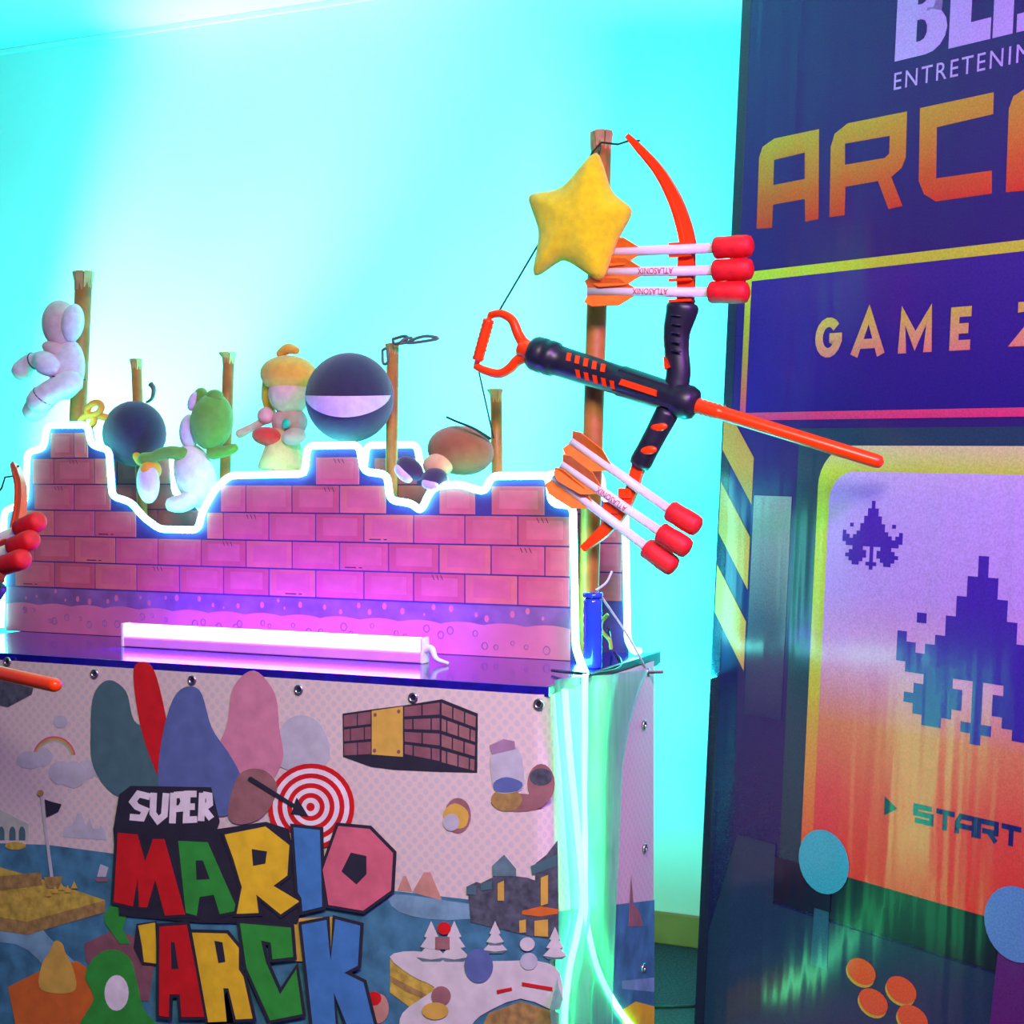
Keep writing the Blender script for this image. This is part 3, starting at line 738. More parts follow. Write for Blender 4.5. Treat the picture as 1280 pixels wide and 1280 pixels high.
def pr(name, pts, m, layer, curve=0, side=False, part=None):
    if curve:
        P_ = [Vector((x, y, 0)) for x, y in pts]; n = len(P_); out = []
        for i in range(n):
            p0, p1, p2, p3 = P_[i - 1], P_[i], P_[(i + 1) % n], P_[(i + 2) % n]
            for k in range(curve):
                t_ = k / curve
                out.append(0.5 * ((2 * p1) + (p2 - p0) * t_ + (2 * p0 - 5 * p1 + 4 * p2 - p3) * t_ * t_ + (-p0 + 3 * p1 - 3 * p2 + p3) * t_ ** 3))
        pts = [(v.x, v.y) for v in out]
    PRN[0] += 1; layer += (PRN[0] % 13) * .06
    if side: W = [PXp(x, y, SX + .003 + .0005 * layer) for x, y in pts]; off = (-.0004, 0, 0)
    else: W = [SP(x, y, layer) for x, y in pts]; off = (0, .0004, 0)
    return finish(name, prism(W, off), m, part or ps)
def c7(L): return [(x / 2.783, y / 2.783 + 820) for x, y in L]
def c8(L): return [(400 + x / 2.783, y / 2.783 + 820) for x, y in L]
def circ(cx, cy, rx, ry=None, n=20, a0=0, a1=360):
    ry = ry or rx
    return [(cx + rx * math.cos(math.radians(a0 + (a1 - a0) * i / n)), cy + ry * math.sin(math.radians(a0 + (a1 - a0) * i / n))) for i in range(n if a1 - a0 == 360 else n + 1)]
def pm(name, c, var=.12, sc_=30): return mat('print_' + name, c, 0.45, var=var, scale=sc_)
I = dict(sea=pm('sea', (0.05, 0.19, 0.26), .35, 22), sea2=pm('sea_light', (0.16, 0.34, 0.40), .25, 24), cloud=pm('cloud', (0.42, 0.46, 0.47)), ylw=pm('yellow', (0.70, 0.50, 0.02)), red=pm('red', (0.52, 0.012, 0.012)), grn=pm('green', (0.03, 0.30, 0.035)),
         blu=pm('blue', (0.05, 0.20, 0.42)), pnk=pm('pink', (0.55, 0.13, 0.17)), drk=pm('dark', (0.022, 0.024, 0.035)), wht=pm('white', (0.70, 0.70, 0.68)), brk=pm('brick', (0.20, 0.09, 0.10), .2), brk2=pm('brick_side', (0.26, 0.13, 0.12), .2),
         gold=pm('gold', (0.55, 0.38, 0.06)), sand=pm('sand', (0.45, 0.36, 0.05), .3, 60), sand2=pm('sand_side', (0.30, 0.21, 0.06), .3, 60), snow=pm('snow', (0.55, 0.57, 0.52), .1), stone=pm('stone', (0.07, 0.085, 0.10), .4, 60),
         vol=pm('volcano', (0.48, 0.26, 0.18), .15), pine=pm('pine', (0.10, 0.20, 0.20), .3), org=pm('orange', (0.55, 0.14, 0.02)), navy=pm('navy', (0.035, 0.05, 0.15)), denim=pm('denim', (0.09, 0.14, 0.30)), teal=pm('teal', (0.06, 0.15, 0.15)), rose=pm('rose', (0.52, 0.22, 0.28)), mauve=pm('mauve', (0.30, 0.20, 0.28)), pgreen=pm('pale_green', (0.40, 0.48, 0.36)))
# sea and shores
pr('sea', [(-60, 1052), (60, 1056), (150, 1068), (300, 1090), (480, 1112), (600, 1126), (688, 1138), (688, 1300), (-60, 1300)], I['sea'], 1)
pr('sea_highlight', [(-60, 1120), (20, 1128), (60, 1170), (110, 1225), (120, 1300), (104, 1300), (60, 1215), (20, 1180), (-60, 1170)], I['sea2'], 2, 3)
pr('sea_highlight', [(490, 1118), (560, 1126), (640, 1140), (560, 1150), (500, 1140)], I['sea2'], 2, 3)
# clouds, rainbow, arches
for (x, y, rx, ry) in ((38, 950, 17, 11), (54, 946, 12, 12), (76, 966, 15, 15), (92, 968, 16, 17), (108, 962, 14, 12), (126, 958, 15, 14), (76, 902, 9, 8)):
    pr('cloud', circ(x, y, rx, ry), I['cloud'], 1 + (x % 3) * .3)
for i, (c_, n_) in enumerate((('pnk', 0), ('gold', 1), ('pgreen', 2))):
    pr('rainbow_stripe', circ(68, 948, 27 - 2.2 * i, 28 - 2.5 * i, 14, 185, 350) + circ(68, 948, 25 - 2.2 * i, 25.8 - 2.5 * i, 14, 185, 350)[::-1], I[c_], 1)
pr('aqueduct', [(-60, 1005), (0, 1012), (36, 1030), (36, 1050), (-60, 1048)], I['pgreen'], 1)
for x in (2, 16, 28): pr('arch', circ(x, 1042, 4, 9, 10, 180, 360) + [(x + 4, 1050), (x - 4, 1050)], I['teal'], 2)
pr('far_castle', c7([(220, 610), (235, 590), (250, 590), (268, 550), (285, 545), (300, 590), (312, 560), (325, 600), (345, 600), (350, 585), (370, 610), (370, 640), (220, 630)]), I['cloud'], 1)
# islands on the left
pr('island_top', [(-60, 1060), (4, 1085), (50, 1098), (132, 1125), (34, 1152), (-60, 1135)], I['sand'], 3)
pr('island_side', [(-60, 1135), (34, 1152), (132, 1125), (132, 1140), (35, 1168), (-60, 1155)], I['sand2'], 3)
pr('shore_wall', [(-60, 1070), (0, 1095), (52, 1090), (54, 1106), (0, 1113), (-60, 1100)], I['sand2'], 4)
pr('islet', circ(20, 1057, 13, 5), I['sand'], 3)
pr('flag_pole', [(51, 990), (54, 990), (68, 1098), (64, 1098)], I['cloud'], 5)
pr('flag', [(57, 999), (66, 1002), (78, 1005), (74, 1014), (66, 1018), (59, 1021)], I['drk'], 5)
pr('flag_finial', circ(52, 991, 4), I['sand2'], 6)
pr('pot', [(56, 1096), (79, 1095), (76, 1110), (60, 1110)], I['sand2'], 6)
for x, y in ((62, 1120), (70, 1116), (78, 1112), (86, 1115), (94, 1110)): pr('spike', [(x - 4, y), (x, y - 9), (x + 4, y)], I['gold'], 7)
pr('boat', [(119, 1098), (137, 1098), (134, 1102), (122, 1102)], I['brk2'], 3); pr('boat_sail', [(122, 1096), (126, 1080), (136, 1084), (133, 1096)], I['cloud'], 3)
# plain coloured mounds where the sheet shows figures
pr('mound', [(118, 960), (114, 910), (118, 868), (136, 850), (158, 864), (168, 900), (190, 920), (206, 990), (150, 996)], I['teal'], 3, 5)
pr('mound', [(176, 905), (168, 836), (190, 832), (205, 880), (212, 930), (208, 980), (194, 960)], I['red'], 4, 5)
pr('mound', [(200, 990), (204, 920), (222, 866), (250, 862), (266, 910), (290, 946), (304, 980), (290, 1018), (230, 1014)], I['denim'], 5, 5)
pr('mound', [(262, 960), (284, 908), (292, 860), (318, 838), (344, 866), (350, 910), (354, 950), (330, 985), (290, 980)], I['rose'], 4, 5)
pr('mound', [(286, 1016), (300, 968), (330, 962), (348, 985), (330, 1020), (300, 1030)], I['brk2'], 6, 5)
pr('mound', [(342, 950), (350, 912), (372, 894), (398, 902), (412, 930), (408, 955), (376, 966)], I['cloud'], 3, 5)
pr('mound', [(-50, 842), (0, 850), (42, 860), (40, 868), (10, 884), (-50, 870)], I['stone'], 2)
# bullseye target with an arrow stuck in it
for i in range(9):
    r_ = 54 - i * 6.1
    pr('target_ring', circ(390, 1008, r_, r_ * 1.0, 36), I['red'] if i % 2 == 0 else I['wht'], 6 + i * .5)
pr('target_arrow', [(313, 971), (316, 970), (370, 1004), (373, 996), (388, 1020), (366, 1016), (369, 1009), (312, 974)], I['drk'], 12)
# floating brick block with a plain gold panel
pr('block_shadow', c8([(80, 200), (185, 185), (290, 172), (425, 150), (550, 200), (548, 405), (420, 402), (260, 395), (180, 385), (82, 350)]), I['drk'], 2)
def quad(p, u0, u1, v0, v1):
    def bl(u, v):
        a_ = Vector(p[0]).lerp(Vector(p[1]), u); b_ = Vector(p[3]).lerp(Vector(p[2]), u); r_ = a_.lerp(b_, v); return (r_.x, r_.y)
    return [bl(u0, v0), bl(u1, v0), bl(u1, v1), bl(u0, v1)]
def block_face(p, cols, rows, m):
    for r_ in range(rows):
        for c_ in range(cols + 1):
            u0 = (c_ - (.5 if r_ % 2 else 0)) / cols; u1 = u0 + 1 / cols
            u0 = max(u0, 0); u1 = min(u1, 1)
            if u1 - u0 < .05: continue
            pr('block_brick', c8(quad(p, u0 + .02, u1 - .02, r_ / rows + .03, (r_ + 1) / rows - .03)), m, 3)
block_face([(82, 202), (180, 188), (180, 345), (84, 350)], 2, 3, I['brk'])
block_face([(292, 172), (420, 155), (420, 372), (294, 345)], 2, 4, I['brk'])
block_face([(422, 155), (546, 205), (540, 405), (422, 375)], 3, 4, I['brk2'])
pr('block_panel', c8([(182, 190), (290, 175), (290, 350), (182, 342)]), I['gold'], 4)
for x, y in ((194, 204), (276, 192), (192, 328), (276, 332)): pr('block_rivet', c8(circ(x, y, 6, 7, 8)), I['brk'], 5)
# jar and small round things in the sky
pr('jar_glass', c8([(600, 330), (690, 318), (712, 440), (690, 470), (620, 475), (600, 430)]), I['cloud'], 3, 3)
pr('jar_lid', c8([(592, 310), (640, 288), (678, 296), (682, 322), (600, 342)]), I['mauve'], 4)
pr('jar_filling', c8([(606, 440), (650, 420), (705, 440), (690, 468), (620, 472)]), I['denim'], 4, 3)
pr('round_shape', c8(circ(690, 510, 95, 32)), I['brk2'], 2); pr('round_shape', c8(circ(770, 445, 48, 70)), I['brk2'], 2); pr('round_shape', c8(circ(770, 420, 40, 30)), I['stone'], 3)
pr('round_shape', c8(circ(650, 500, 54, 40)), I['sand2'], 3)
pr('round_shape', c8(circ(480, 555, 46, 62)), I['brk2'], 2); pr('round_shape', c8([(432, 540), (470, 512), (515, 540), (510, 590), (470, 600), (440, 580)]), I['gold'], 3, 3); pr('round_shape', c8(circ(458, 578, 28, 30)), I['cloud'], 4)
# volcanoes and stone keep
for L in ([(270, 815), (290, 765), (300, 765), (322, 820)], [(322, 822), (362, 752), (385, 752), (425, 850)]): pr('volcano', c8(L), I['vol'], 1)
pr('keep_wall', c8([(515, 800), (545, 785), (560, 790), (600, 770), (640, 760), (720, 770), (750, 780), (752, 720), (790, 690), (828, 640), (832, 985), (740, 975), (525, 925)]), I['stone'], 3)
pr('keep_roof', c8([(600, 730), (642, 690), (684, 740), (684, 765), (602, 765)]), I['pine'], 4)
for L in ([(512, 800), (545, 796), (545, 830), (512, 828)], [(560, 790), (600, 780), (600, 810), (562, 815)], [(735, 730), (825, 690), (825, 730), (740, 760)]): pr('keep_battlement', c8(L), I['teal'], 5)
pr('keep_bridge', c8([(705, 885), (770, 870), (830, 880), (830, 895), (770, 905), (705, 898)]), I['org'], 5)
for L in ([(620, 790), (642, 780), (642, 850), (620, 850)], [(695, 920), (718, 915), (718, 960), (696, 962)], [(748, 920), (795, 915), (795, 975), (748, 972)], [(770, 770), (795, 760), (795, 860), (770, 868)]): pr('keep_window', c8(L), I['gold'], 5)
# snow island
pr('snow_island_side', c8([(245, 1050), (300, 1090), (380, 1130), (500, 1190), (420, 1300), (245, 1170)]), I['sand'], 3)
pr('snow_island_stripe', c8([(246, 1110), (300, 1140), (380, 1180), (440, 1210), (440, 1225), (300, 1165), (246, 1130)]), I['sand2'], 4)
pr('snow_island', c8([(245, 1045), (330, 1025), (480, 1050), (600, 1060), (760, 1060), (835, 1100), (835, 1230), (700, 1190), (560, 1250), (500, 1300), (300, 1300), (290, 1240), (370, 1180), (400, 1150), (320, 1110)]), I['snow'], 5, 3)
pr('rock', c8([(560, 1300), (590, 1240), (700, 1200), (835, 1240), (835, 1300)]), I['sand2'], 6)
for x, y, s_ in ((390, 1070, 1.0), (470, 1070, 1.0), (612, 1040, .8), (820, 1060, .8)):
    for k in range(3):
        wv = (24 + k * 14) * s_; yy = y - (110 - k * 36) * s_
        pr('pine_tier', c8([(x, yy - 40 * s_), (x + wv, yy + 14 * s_), (x, yy + 22 * s_), (x - wv, yy + 14 * s_)]), I['snow'] if k % 1 == 0 else I['pine'], 7 - k * .4)
        pr('pine_shade', c8([(x - wv, yy + 15 * s_), (x, yy + 23 * s_), (x + wv, yy + 15 * s_), (x + wv * .6, yy + 30 * s_), (x - wv * .6, yy + 30 * s_)]), I['pine'], 6.4 - k * .4)
pr('crate', c8([(405, 975), (455, 975), (455, 1018), (405, 1018)]), I['brk2'], 9)
pr('round_shape', c8(circ(436, 945, 24, 22)), I['red'], 9)
pr('round_shape', c8(circ(556, 1075, 50, 60)), I['denim'], 9); pr('round_shape', c8(circ(725, 1000, 26, 24)), I['snow'], 9); pr('round_shape', c8(circ(730, 1060, 30, 30)), I['cloud'], 8)
pr('fence', c8([(618, 1160), (670, 1150), (672, 1160), (620, 1172)]), I['red'], 9); pr('fence', c8([(706, 1132), (812, 1150), (812, 1162), (706, 1144)]), I['red'], 9)
pr('round_shape', c8(circ(425, 1180, 34, 34)), I['brk2'], 9); pr('round_shape', c8(circ(405, 1232, 46, 30)), I['gold'], 10)
pr('round_shape', c8(circ(205, 1225, 36, 52)), I['vol'], 4); pr('round_shape', c8(circ(190, 1190, 26, 24)), I['red'], 5)
# bottom left: orange block, plain yellow dome, green mound
pr('orange_block', c7([(30, 1150), (150, 1090), (270, 1060), (340, 1110), (330, 1290), (60, 1300)]), I['org'], 4)
pr('dome', c7([(140, 1150), (150, 1070), (175, 1030), (195, 990), (220, 1000), (230, 1030), (258, 1090), (265, 1160), (200, 1172)]), I['gold'], 6, 4)
pr('crate', c7([(295, 1000), (400, 950), (500, 985), (540, 1060), (520, 1200), (430, 1200), (300, 1060)]), I['brk'], 3)
pr('pipe', c7([(365, 900), (390, 865), (450, 880), (430, 950), (455, 1000), (420, 1000), (370, 930)]), I['grn'], 5)
pr('mound', c7([(290, 1300), (330, 1190), (300, 1110), (340, 1040), (400, 1020), (455, 1050), (480, 1130), (500, 1220), (540, 1300)]), I['grn'], 7, 5)
pr('mound', c7(circ(410, 1170, 42, 62)), I['wht'], 8)

# lettering ---------------------------------------------------------------
def expand(pts, d):
    n = len(pts); A_ = sum(pts[i][0] * pts[(i + 1) % n][1] - pts[(i + 1) % n][0] * pts[i][1] for i in range(n)); s_ = 1 if A_ > 0 else -1
    out = []
    for i in range(n):
        p0, p1, p2 = Vector(pts[i - 1]), Vector(pts[i]), Vector(pts[(i + 1) % n])
        e1 = (p1 - p0).normalized(); e2 = (p2 - p1).normalized()
        n1 = Vector((e1.y, -e1.x)) * s_; n2 = Vector((e2.y, -e2.x)) * s_
        b_ = n1 + n2
        if b_.length < .2: b_ = n1
        b_.normalize(); k = d / max(.45, b_.dot(n1)); q_ = p1 + b_ * k; out.append((q_.x, q_.y))
    return out
def letter(pts, m, layer, hole=None, edge=4.0):
    o = pr('letter', pts, m, layer + 2)
    pr('letter_outline', expand(pts, edge), I['drk'], layer, part=o)
    if hole: pr('letter_counter', hole, I['drk'], layer + 3, part=o)
pr('word_backing', c7([(420, 480), (460, 450), (740, 455), (770, 575), (760, 600), (930, 575), (1010, 600), (1060, 860), (1040, 930), (700, 925), (420, 900), (400, 600)]), I['drk'], 10)
letter(c7([(418, 612), (486, 618), (513, 712), (540, 634), (580, 634), (652, 896), (582, 900), (548, 775), (520, 872), (492, 870), (487, 770), (470, 868), (404, 852)]), I['red'], 13)
letter(c7([(628, 640), (730, 645), (835, 882), (772, 895), (752, 828), (702, 835), (692, 900), (654, 890)]), I['grn'], 13, c7([(690, 708), (714, 708), (738, 772), (692, 775)]))
letter(c7([(790, 618), (932, 590), (1015, 655), (1008, 760), (960, 796), (1050, 850), (985, 895), (900, 826), (908, 890), (832, 893), (850, 800), (820, 700)]), I['ylw'], 15, c7([(885, 668), (938, 676), (932, 718), (890, 726)]))
letter(c7([(1030, 592), (1122, 602), (1130, 868), (1062, 884), (1058, 838), (1046, 818)]), I['blu'], 17)
letter(c8([(72, 588), (180, 598), (262, 682), (255, 812), (158, 882), (38, 862), (18, 740)]), I['pnk'], 15, c8([(116, 680), (170, 692), (170, 755), (136, 790), (84, 745)]))
pr('letter_scrap', c7([(480, 930), (550, 920), (560, 1075), (500, 1070), (470, 1010)]), I['drk'], 9); pr('letter_scrap', c7([(486, 935), (545, 925), (552, 1068), (506, 1062), (500, 1010)]), I['ylw'], 10)
pr('letter_scrap', c7([(940, 915), (1160, 905), (1160, 1060), (950, 1060)]), I['gold'], 9)
letter(c7([(565, 937), (660, 930), (725, 1250), (642, 1250), (636, 1172), (600, 1172), (598, 1250), (564, 1246)]), I['red'], 18, c7([(606, 990), (618, 990), (632, 1082), (608, 1084)]))
letter(c7([(680, 957), (800, 960), (842, 1010), (842, 1085), (858, 1110), (890, 1255), (832, 1258), (806, 1150), (788, 1150), (800, 1265), (736, 1268)]), I['ylw'], 20, c7([(758, 985), (786, 990), (796, 1058), (772, 1062)]))
letter(c7([(845, 925), (1022, 940), (1030, 1042), (958, 1050), (952, 992), (918, 985), (935, 1060), (984, 1172), (1040, 1085), (1062, 1240), (950, 1262), (868, 1080)]), I['grn'], 18)
letter([(381, 1154), (412, 1148), (417, 1200), (423, 1147), (454, 1155), (451, 1205), (434, 1214), (458, 1226), (474, 1290), (442, 1290), (421, 1238), (424, 1290), (396, 1290)], I['blu'], 20)
# SUPER, white chunky capitals
def stroke(paths, wdt, layer, m):
    for path in paths:
        P_ = [Vector(q_) for q_ in path]; n = len(P_); L_, R_ = [], []
        for i in range(n):
            d0 = (P_[i] - P_[max(i - 1, 0)]); d1 = (P_[min(i + 1, n - 1)] - P_[i])
            if d0.length < 1e-6: d0 = d1
            if d1.length < 1e-6: d1 = d0
            d0.normalize(); d1.normalize(); n0 = Vector((-d0.y, d0.x)); n1 = Vector((-d1.y, d1.x)); b_ = (n0 + n1).normalized(); k = wdt / 2 / max(.5, b_.dot(n0))
            L_.append(P_[i] + b_ * k); R_.append(P_[i] - b_ * k)
        pr('letter', [(v.x, v.y) for v in L_ + R_[::-1]], m, layer)
def W(x, y): return (x / 2.783, y / 2.783 + 820)
SW = 8.2
stroke([[W(528, 488), W(488, 478), W(468, 505), W(482, 522), W(512, 535), W(500, 562), W(458, 558)],
        [W(541, 474), W(538, 545), W(556, 570), W(578, 552), W(584, 475)],
        [W(606, 580), W(610, 474)], [W(612, 482), W(640, 480), W(646, 505), W(636, 528), W(612, 530)],
        [W(690, 478), W(658, 478), W(654, 568), W(692, 566)], [W(658, 522), W(684, 522)],
        [W(706, 572), W(710, 474)], [W(712, 480), W(734, 484), W(736, 512), W(714, 528), W(742, 564)]], SW, 12, I['wht'])

# side of the sheet: keep tower, hill, sea
pr('side_sea', [(694, 1140), (818, 1125), (818, 1300), (694, 1300)], I['sea'], 1, side=True)
pr('side_tower', [(742, 1060), (765, 1056), (766, 1070), (760, 1072), (758, 1120), (745, 1120)], I['stone'], 2, side=True)
pr('side_tower', [(748, 1120), (764, 1110), (760, 1180), (748, 1190)], I['stone'], 2, side=True)
pr('side_figure_shade', circ(752, 925, 9, 22, 14), I['mauve'], 2, side=True)
pr('side_spire', [(786, 1158), (789, 1095), (792, 1130), (800, 1140), (804, 1158)], I['brk2'], 2, side=True)
pr('side_foam', [(778, 1226), (818, 1222), (818, 1240), (778, 1236)], I['sea2'], 2, side=True)
pr('side_sand', [(778, 1262), (795, 1252), (818, 1258), (818, 1300), (778, 1300)], I['ylw'], 2, side=True)
# grommets
for i, (x, y) in enumerate(((10, 827), (119, 842), (241, 850), (374, 862), (517, 872), (674, 880), (805, 906), (806, 1060), (804, 1210))):
    side = i > 5
    c = PXp(x, y, SX + .004) if side else SP(x, y, 2)
    nrm = Vector((1, 0, 0)) if side else Vector((0, -1, 0)); u_ = Vector((0, 1, 0)) if side else Vector((1, 0, 0))
    g = finish('grommet', tube([c + nrm * .001 + (u_ * math.cos(a * PI / 9) + Vector((0, 0, 1)) * math.sin(a * PI / 9)) * .0075 for a in range(18)], .0026, 8, closed=True, up=nrm), M_metal, ps, True)
    finish('grommet_hole', lathe_axis(c, c + nrm, [(0, .006), (.0005, .006)], 14), M_dark, g)

# ------------------------------------------------------------------ plastic film and inner neon strand on the table side
Lf = [(690, 850), (694, 905), (700, 960), (706, 1030), (713, 1110), (716, 1150), (702, 1215), (690, 1262), (694, 1300)]
Rf = [(812, 836), (800, 862), (788, 900), (778, 950), (774, 1020), (770, 1110), (768, 1180), (766, 1240), (766, 1300)]
bm = bmesh.new(); rows_ = []
NR, NC = 60, 36
def interp(L, f):
    f *= len(L) - 1; i = min(int(f), len(L) - 2); return Vector(L[i]).lerp(Vector(L[i + 1]), f - i)
random.seed(11)
fold = [(random.uniform(0, 6), random.uniform(4, 16), random.uniform(.4, 1)) for _ in range(5)]
for r_ in range(NR + 1):
    fr = r_ / NR; l_ = interp(Lf, fr); rr_ = interp(Rf, fr); row = []
    for c_ in range(NC + 1):
        fc = c_ / NC; q_ = l_.lerp(rr_, fc)
        bulge = .012 * math.sin(fc * PI) + .0035 * sum(a3 * math.sin(a2 * fc * 2 + a1 + fr * 3 * (1 - fc)) for a1, a2, a3 in fold)
        row.append(bm.verts.new(PXp(q_.x, q_.y, SX + .022) + Vector((bulge, 0, 0))))
    rows_.append(row)
for r_ in range(NR):
    for c_ in range(NC): bm.faces.new((rows_[r_][c_], rows_[r_][c_ + 1], rows_[r_ + 1][c_ + 1], rows_[r_ + 1][c_]))
M_film = bpy.data.materials.new('plastic_film'); M_film.use_nodes = True
nt = M_film.node_tree; nt.nodes.clear()
out = nt.nodes.new('ShaderNodeOutputMaterial'); tr = nt.nodes.new('ShaderNodeBsdfTransparent'); tr.inputs[0].default_value = (.50, .95, .78, 1)
gl = nt.nodes.new('ShaderNodeBsdfGlossy'); gl.inputs['Roughness'].default_value = .12; gl.inputs['Color'].default_value = (.9, 1, .95, 1)
tl = nt.nodes.new('ShaderNodeBsdfTranslucent'); tl.inputs[0].default_value = (.35, .9, .62, 1)
df = nt.nodes.new('ShaderNodeBsdfDiffuse'); df.inputs[0].default_value = (.35, .88, .6, 1)
tcn = nt.nodes.new('ShaderNodeTexCoord'); nz = nt.nodes.new('ShaderNodeTexNoise'); nz.inputs['Scale'].default_value = 9
mp = nt.nodes.new('ShaderNodeMapping'); mp.inputs['Scale'].default_value = (1, 6, .8); nt.links.new(tcn.outputs['Object'], mp.inputs[0]); nt.links.new(mp.outputs[0], nz.inputs['Vector'])
rmp = nt.nodes.new('ShaderNodeMapRange'); rmp.inputs['To Min'].default_value = .35; rmp.inputs['To Max'].default_value = .70; nt.links.new(nz.outputs['Fac'], rmp.inputs['Value'])
m1 = nt.nodes.new('ShaderNodeMixShader'); m2 = nt.nodes.new('ShaderNodeMixShader'); m3 = nt.nodes.new('ShaderNodeMixShader'); m1.inputs[0].default_value = .5; m3.inputs[0].default_value = .14
nt.links.new(tl.outputs[0], m1.inputs[1]); nt.links.new(df.outputs[0], m1.inputs[2])
nt.links.new(rmp.outputs[0], m2.inputs[0]); nt.links.new(tr.outputs[0], m2.inputs[1]); nt.links.new(m1.outputs[0], m2.inputs[2])
nt.links.new(m2.outputs[0], m3.inputs[1]); nt.links.new(gl.outputs[0], m3.inputs[2]); nt.links.new(m3.outputs[0], out.inputs[0])
o = finish('plastic_film', bm, M_film, None, True, base=PXp(730, 1290, SX + .02))
tag(o, 'translucent plastic film wrapped down the table side, glowing green', 'plastic film')
o = finish('neon_cable', tube(smooth_path([PXp(x, y, SX + .012) for x, y in ((706, 862), (711, 930), (718, 1000), (725, 1070), (729, 1120), (722, 1165), (712, 1210), (706, 1262), (706, 1300))], 5), .0062, 10), M_neong, None, True, base=PXp(706, 1290, SX + .01))
tag(o, 'slanting neon strand glowing behind the plastic film near the table corner', 'neon light', 'neon flex strips')
o = finish('floor_cable', tube([PZ(815, 1258, .004), PZ(840, 1258, .004), PZ(900, 1256, .004)], .004, 8), M_dark, None, True, base=PZ(840, 1258, 0))
tag(o, 'black cable lying on the carpet between table and tall banner', 'cable')

# ------------------------------------------------------------------ tall printed arcade banner
BU_ = -(ray(-862, 551)).normalized()
NL = ray(928, 0).cross(ray(868, 1280))
BV_ = BU_.cross(NL).normalized()
if BV_.z < 0: BV_ = -BV_
BW_ = BU_.cross(BV_).normalized()          # faces the room
if BW_.dot(CL - (CL + ray(1100, 600))) < 0: BW_ = -BW_
d0 = ray(899.9, 600); BO = CL + d0 * 3.25
vbot = (0.02 - BO.z) / BV_.z
BO = BO + BV_ * vbot                       # lower left corner of the sheet
MB_ = Matrix(((BU_.x, BV_.x, BW_.x, BO.x), (BU_.y, BV_.y, BW_.y, BO.y), (BU_.z, BV_.z, BW_.z, BO.z), (0, 0, 0, 1)))
def uv(x, y):
    d = ray(x, y); k = (BO - CL).dot(BW_) / d.dot(BW_); q_ = CL + d * k - BO
    return (q_.dot(BU_), q_.dot(BV_))
UC = uv(1226, 800)[0]; WB = 2 * UC; HB = 2.58
bn = thing('arcade_banner', None, 'tall glossy dark arcade banner with orange lettering standing right of the table', 'banner', None, MB_)
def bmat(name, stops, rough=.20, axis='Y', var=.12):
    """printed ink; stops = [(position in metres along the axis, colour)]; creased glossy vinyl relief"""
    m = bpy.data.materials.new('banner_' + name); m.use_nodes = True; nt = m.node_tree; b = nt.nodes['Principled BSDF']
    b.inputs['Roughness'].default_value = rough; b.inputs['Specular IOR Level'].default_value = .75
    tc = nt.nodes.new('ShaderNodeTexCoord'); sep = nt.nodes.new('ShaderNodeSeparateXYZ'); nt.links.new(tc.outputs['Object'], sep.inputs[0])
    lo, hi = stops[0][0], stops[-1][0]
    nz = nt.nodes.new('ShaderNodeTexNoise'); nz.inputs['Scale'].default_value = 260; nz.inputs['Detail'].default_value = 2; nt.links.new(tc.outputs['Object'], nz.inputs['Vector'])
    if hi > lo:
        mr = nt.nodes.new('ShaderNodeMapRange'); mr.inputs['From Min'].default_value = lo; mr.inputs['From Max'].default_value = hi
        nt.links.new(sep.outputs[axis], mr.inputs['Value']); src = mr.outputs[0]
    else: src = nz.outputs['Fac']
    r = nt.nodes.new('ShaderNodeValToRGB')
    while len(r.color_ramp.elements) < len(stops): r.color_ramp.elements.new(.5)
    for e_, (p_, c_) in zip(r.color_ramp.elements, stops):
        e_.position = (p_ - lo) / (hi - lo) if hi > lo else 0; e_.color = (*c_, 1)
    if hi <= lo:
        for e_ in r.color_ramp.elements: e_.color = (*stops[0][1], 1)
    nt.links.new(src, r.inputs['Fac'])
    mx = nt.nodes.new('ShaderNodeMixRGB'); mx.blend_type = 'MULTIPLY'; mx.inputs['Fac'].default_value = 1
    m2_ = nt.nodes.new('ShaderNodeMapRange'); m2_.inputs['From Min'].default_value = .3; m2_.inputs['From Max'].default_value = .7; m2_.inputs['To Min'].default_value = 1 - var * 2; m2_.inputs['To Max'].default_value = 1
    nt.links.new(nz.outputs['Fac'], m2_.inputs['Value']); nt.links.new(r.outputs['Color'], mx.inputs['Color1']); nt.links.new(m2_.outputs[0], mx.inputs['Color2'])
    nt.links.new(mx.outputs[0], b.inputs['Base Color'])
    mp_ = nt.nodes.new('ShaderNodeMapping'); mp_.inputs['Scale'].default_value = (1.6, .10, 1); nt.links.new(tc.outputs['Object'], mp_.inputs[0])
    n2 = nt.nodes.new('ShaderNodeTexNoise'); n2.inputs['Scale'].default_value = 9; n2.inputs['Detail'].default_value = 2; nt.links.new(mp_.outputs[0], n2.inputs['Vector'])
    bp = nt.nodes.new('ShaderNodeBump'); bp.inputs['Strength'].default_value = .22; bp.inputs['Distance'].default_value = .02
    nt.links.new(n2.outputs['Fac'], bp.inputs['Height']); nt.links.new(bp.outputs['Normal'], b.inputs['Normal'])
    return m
def flat(name, c): return bmat(name, [(0, c)])
def bp_(name, pts, m, layer, px=True, th=.0006):
    PRN[0] += 1; layer += (PRN[0] % 7) * .06
    P_ = [uv(*p_) for p_ in pts] if px else pts
    bm = bmesh.new(); add_prism(bm, [(u, v, .0007 * layer) for u, v in P_], (0, 0, -th))
    return finish(name, bm, m, bn, local=True)
def B3(L): return [(860 + x / 3.048, y / 3.048) for x, y in L]
def B4(L): return [(860 + x / 3.048, 400 + y / 3.048) for x, y in L]
def B5(L): return [(860 + x / 3.048, 860 + y / 3.048) for x, y in L]
def mir(P_): return [(2 * UC - u, v) for u, v in P_][::-1]
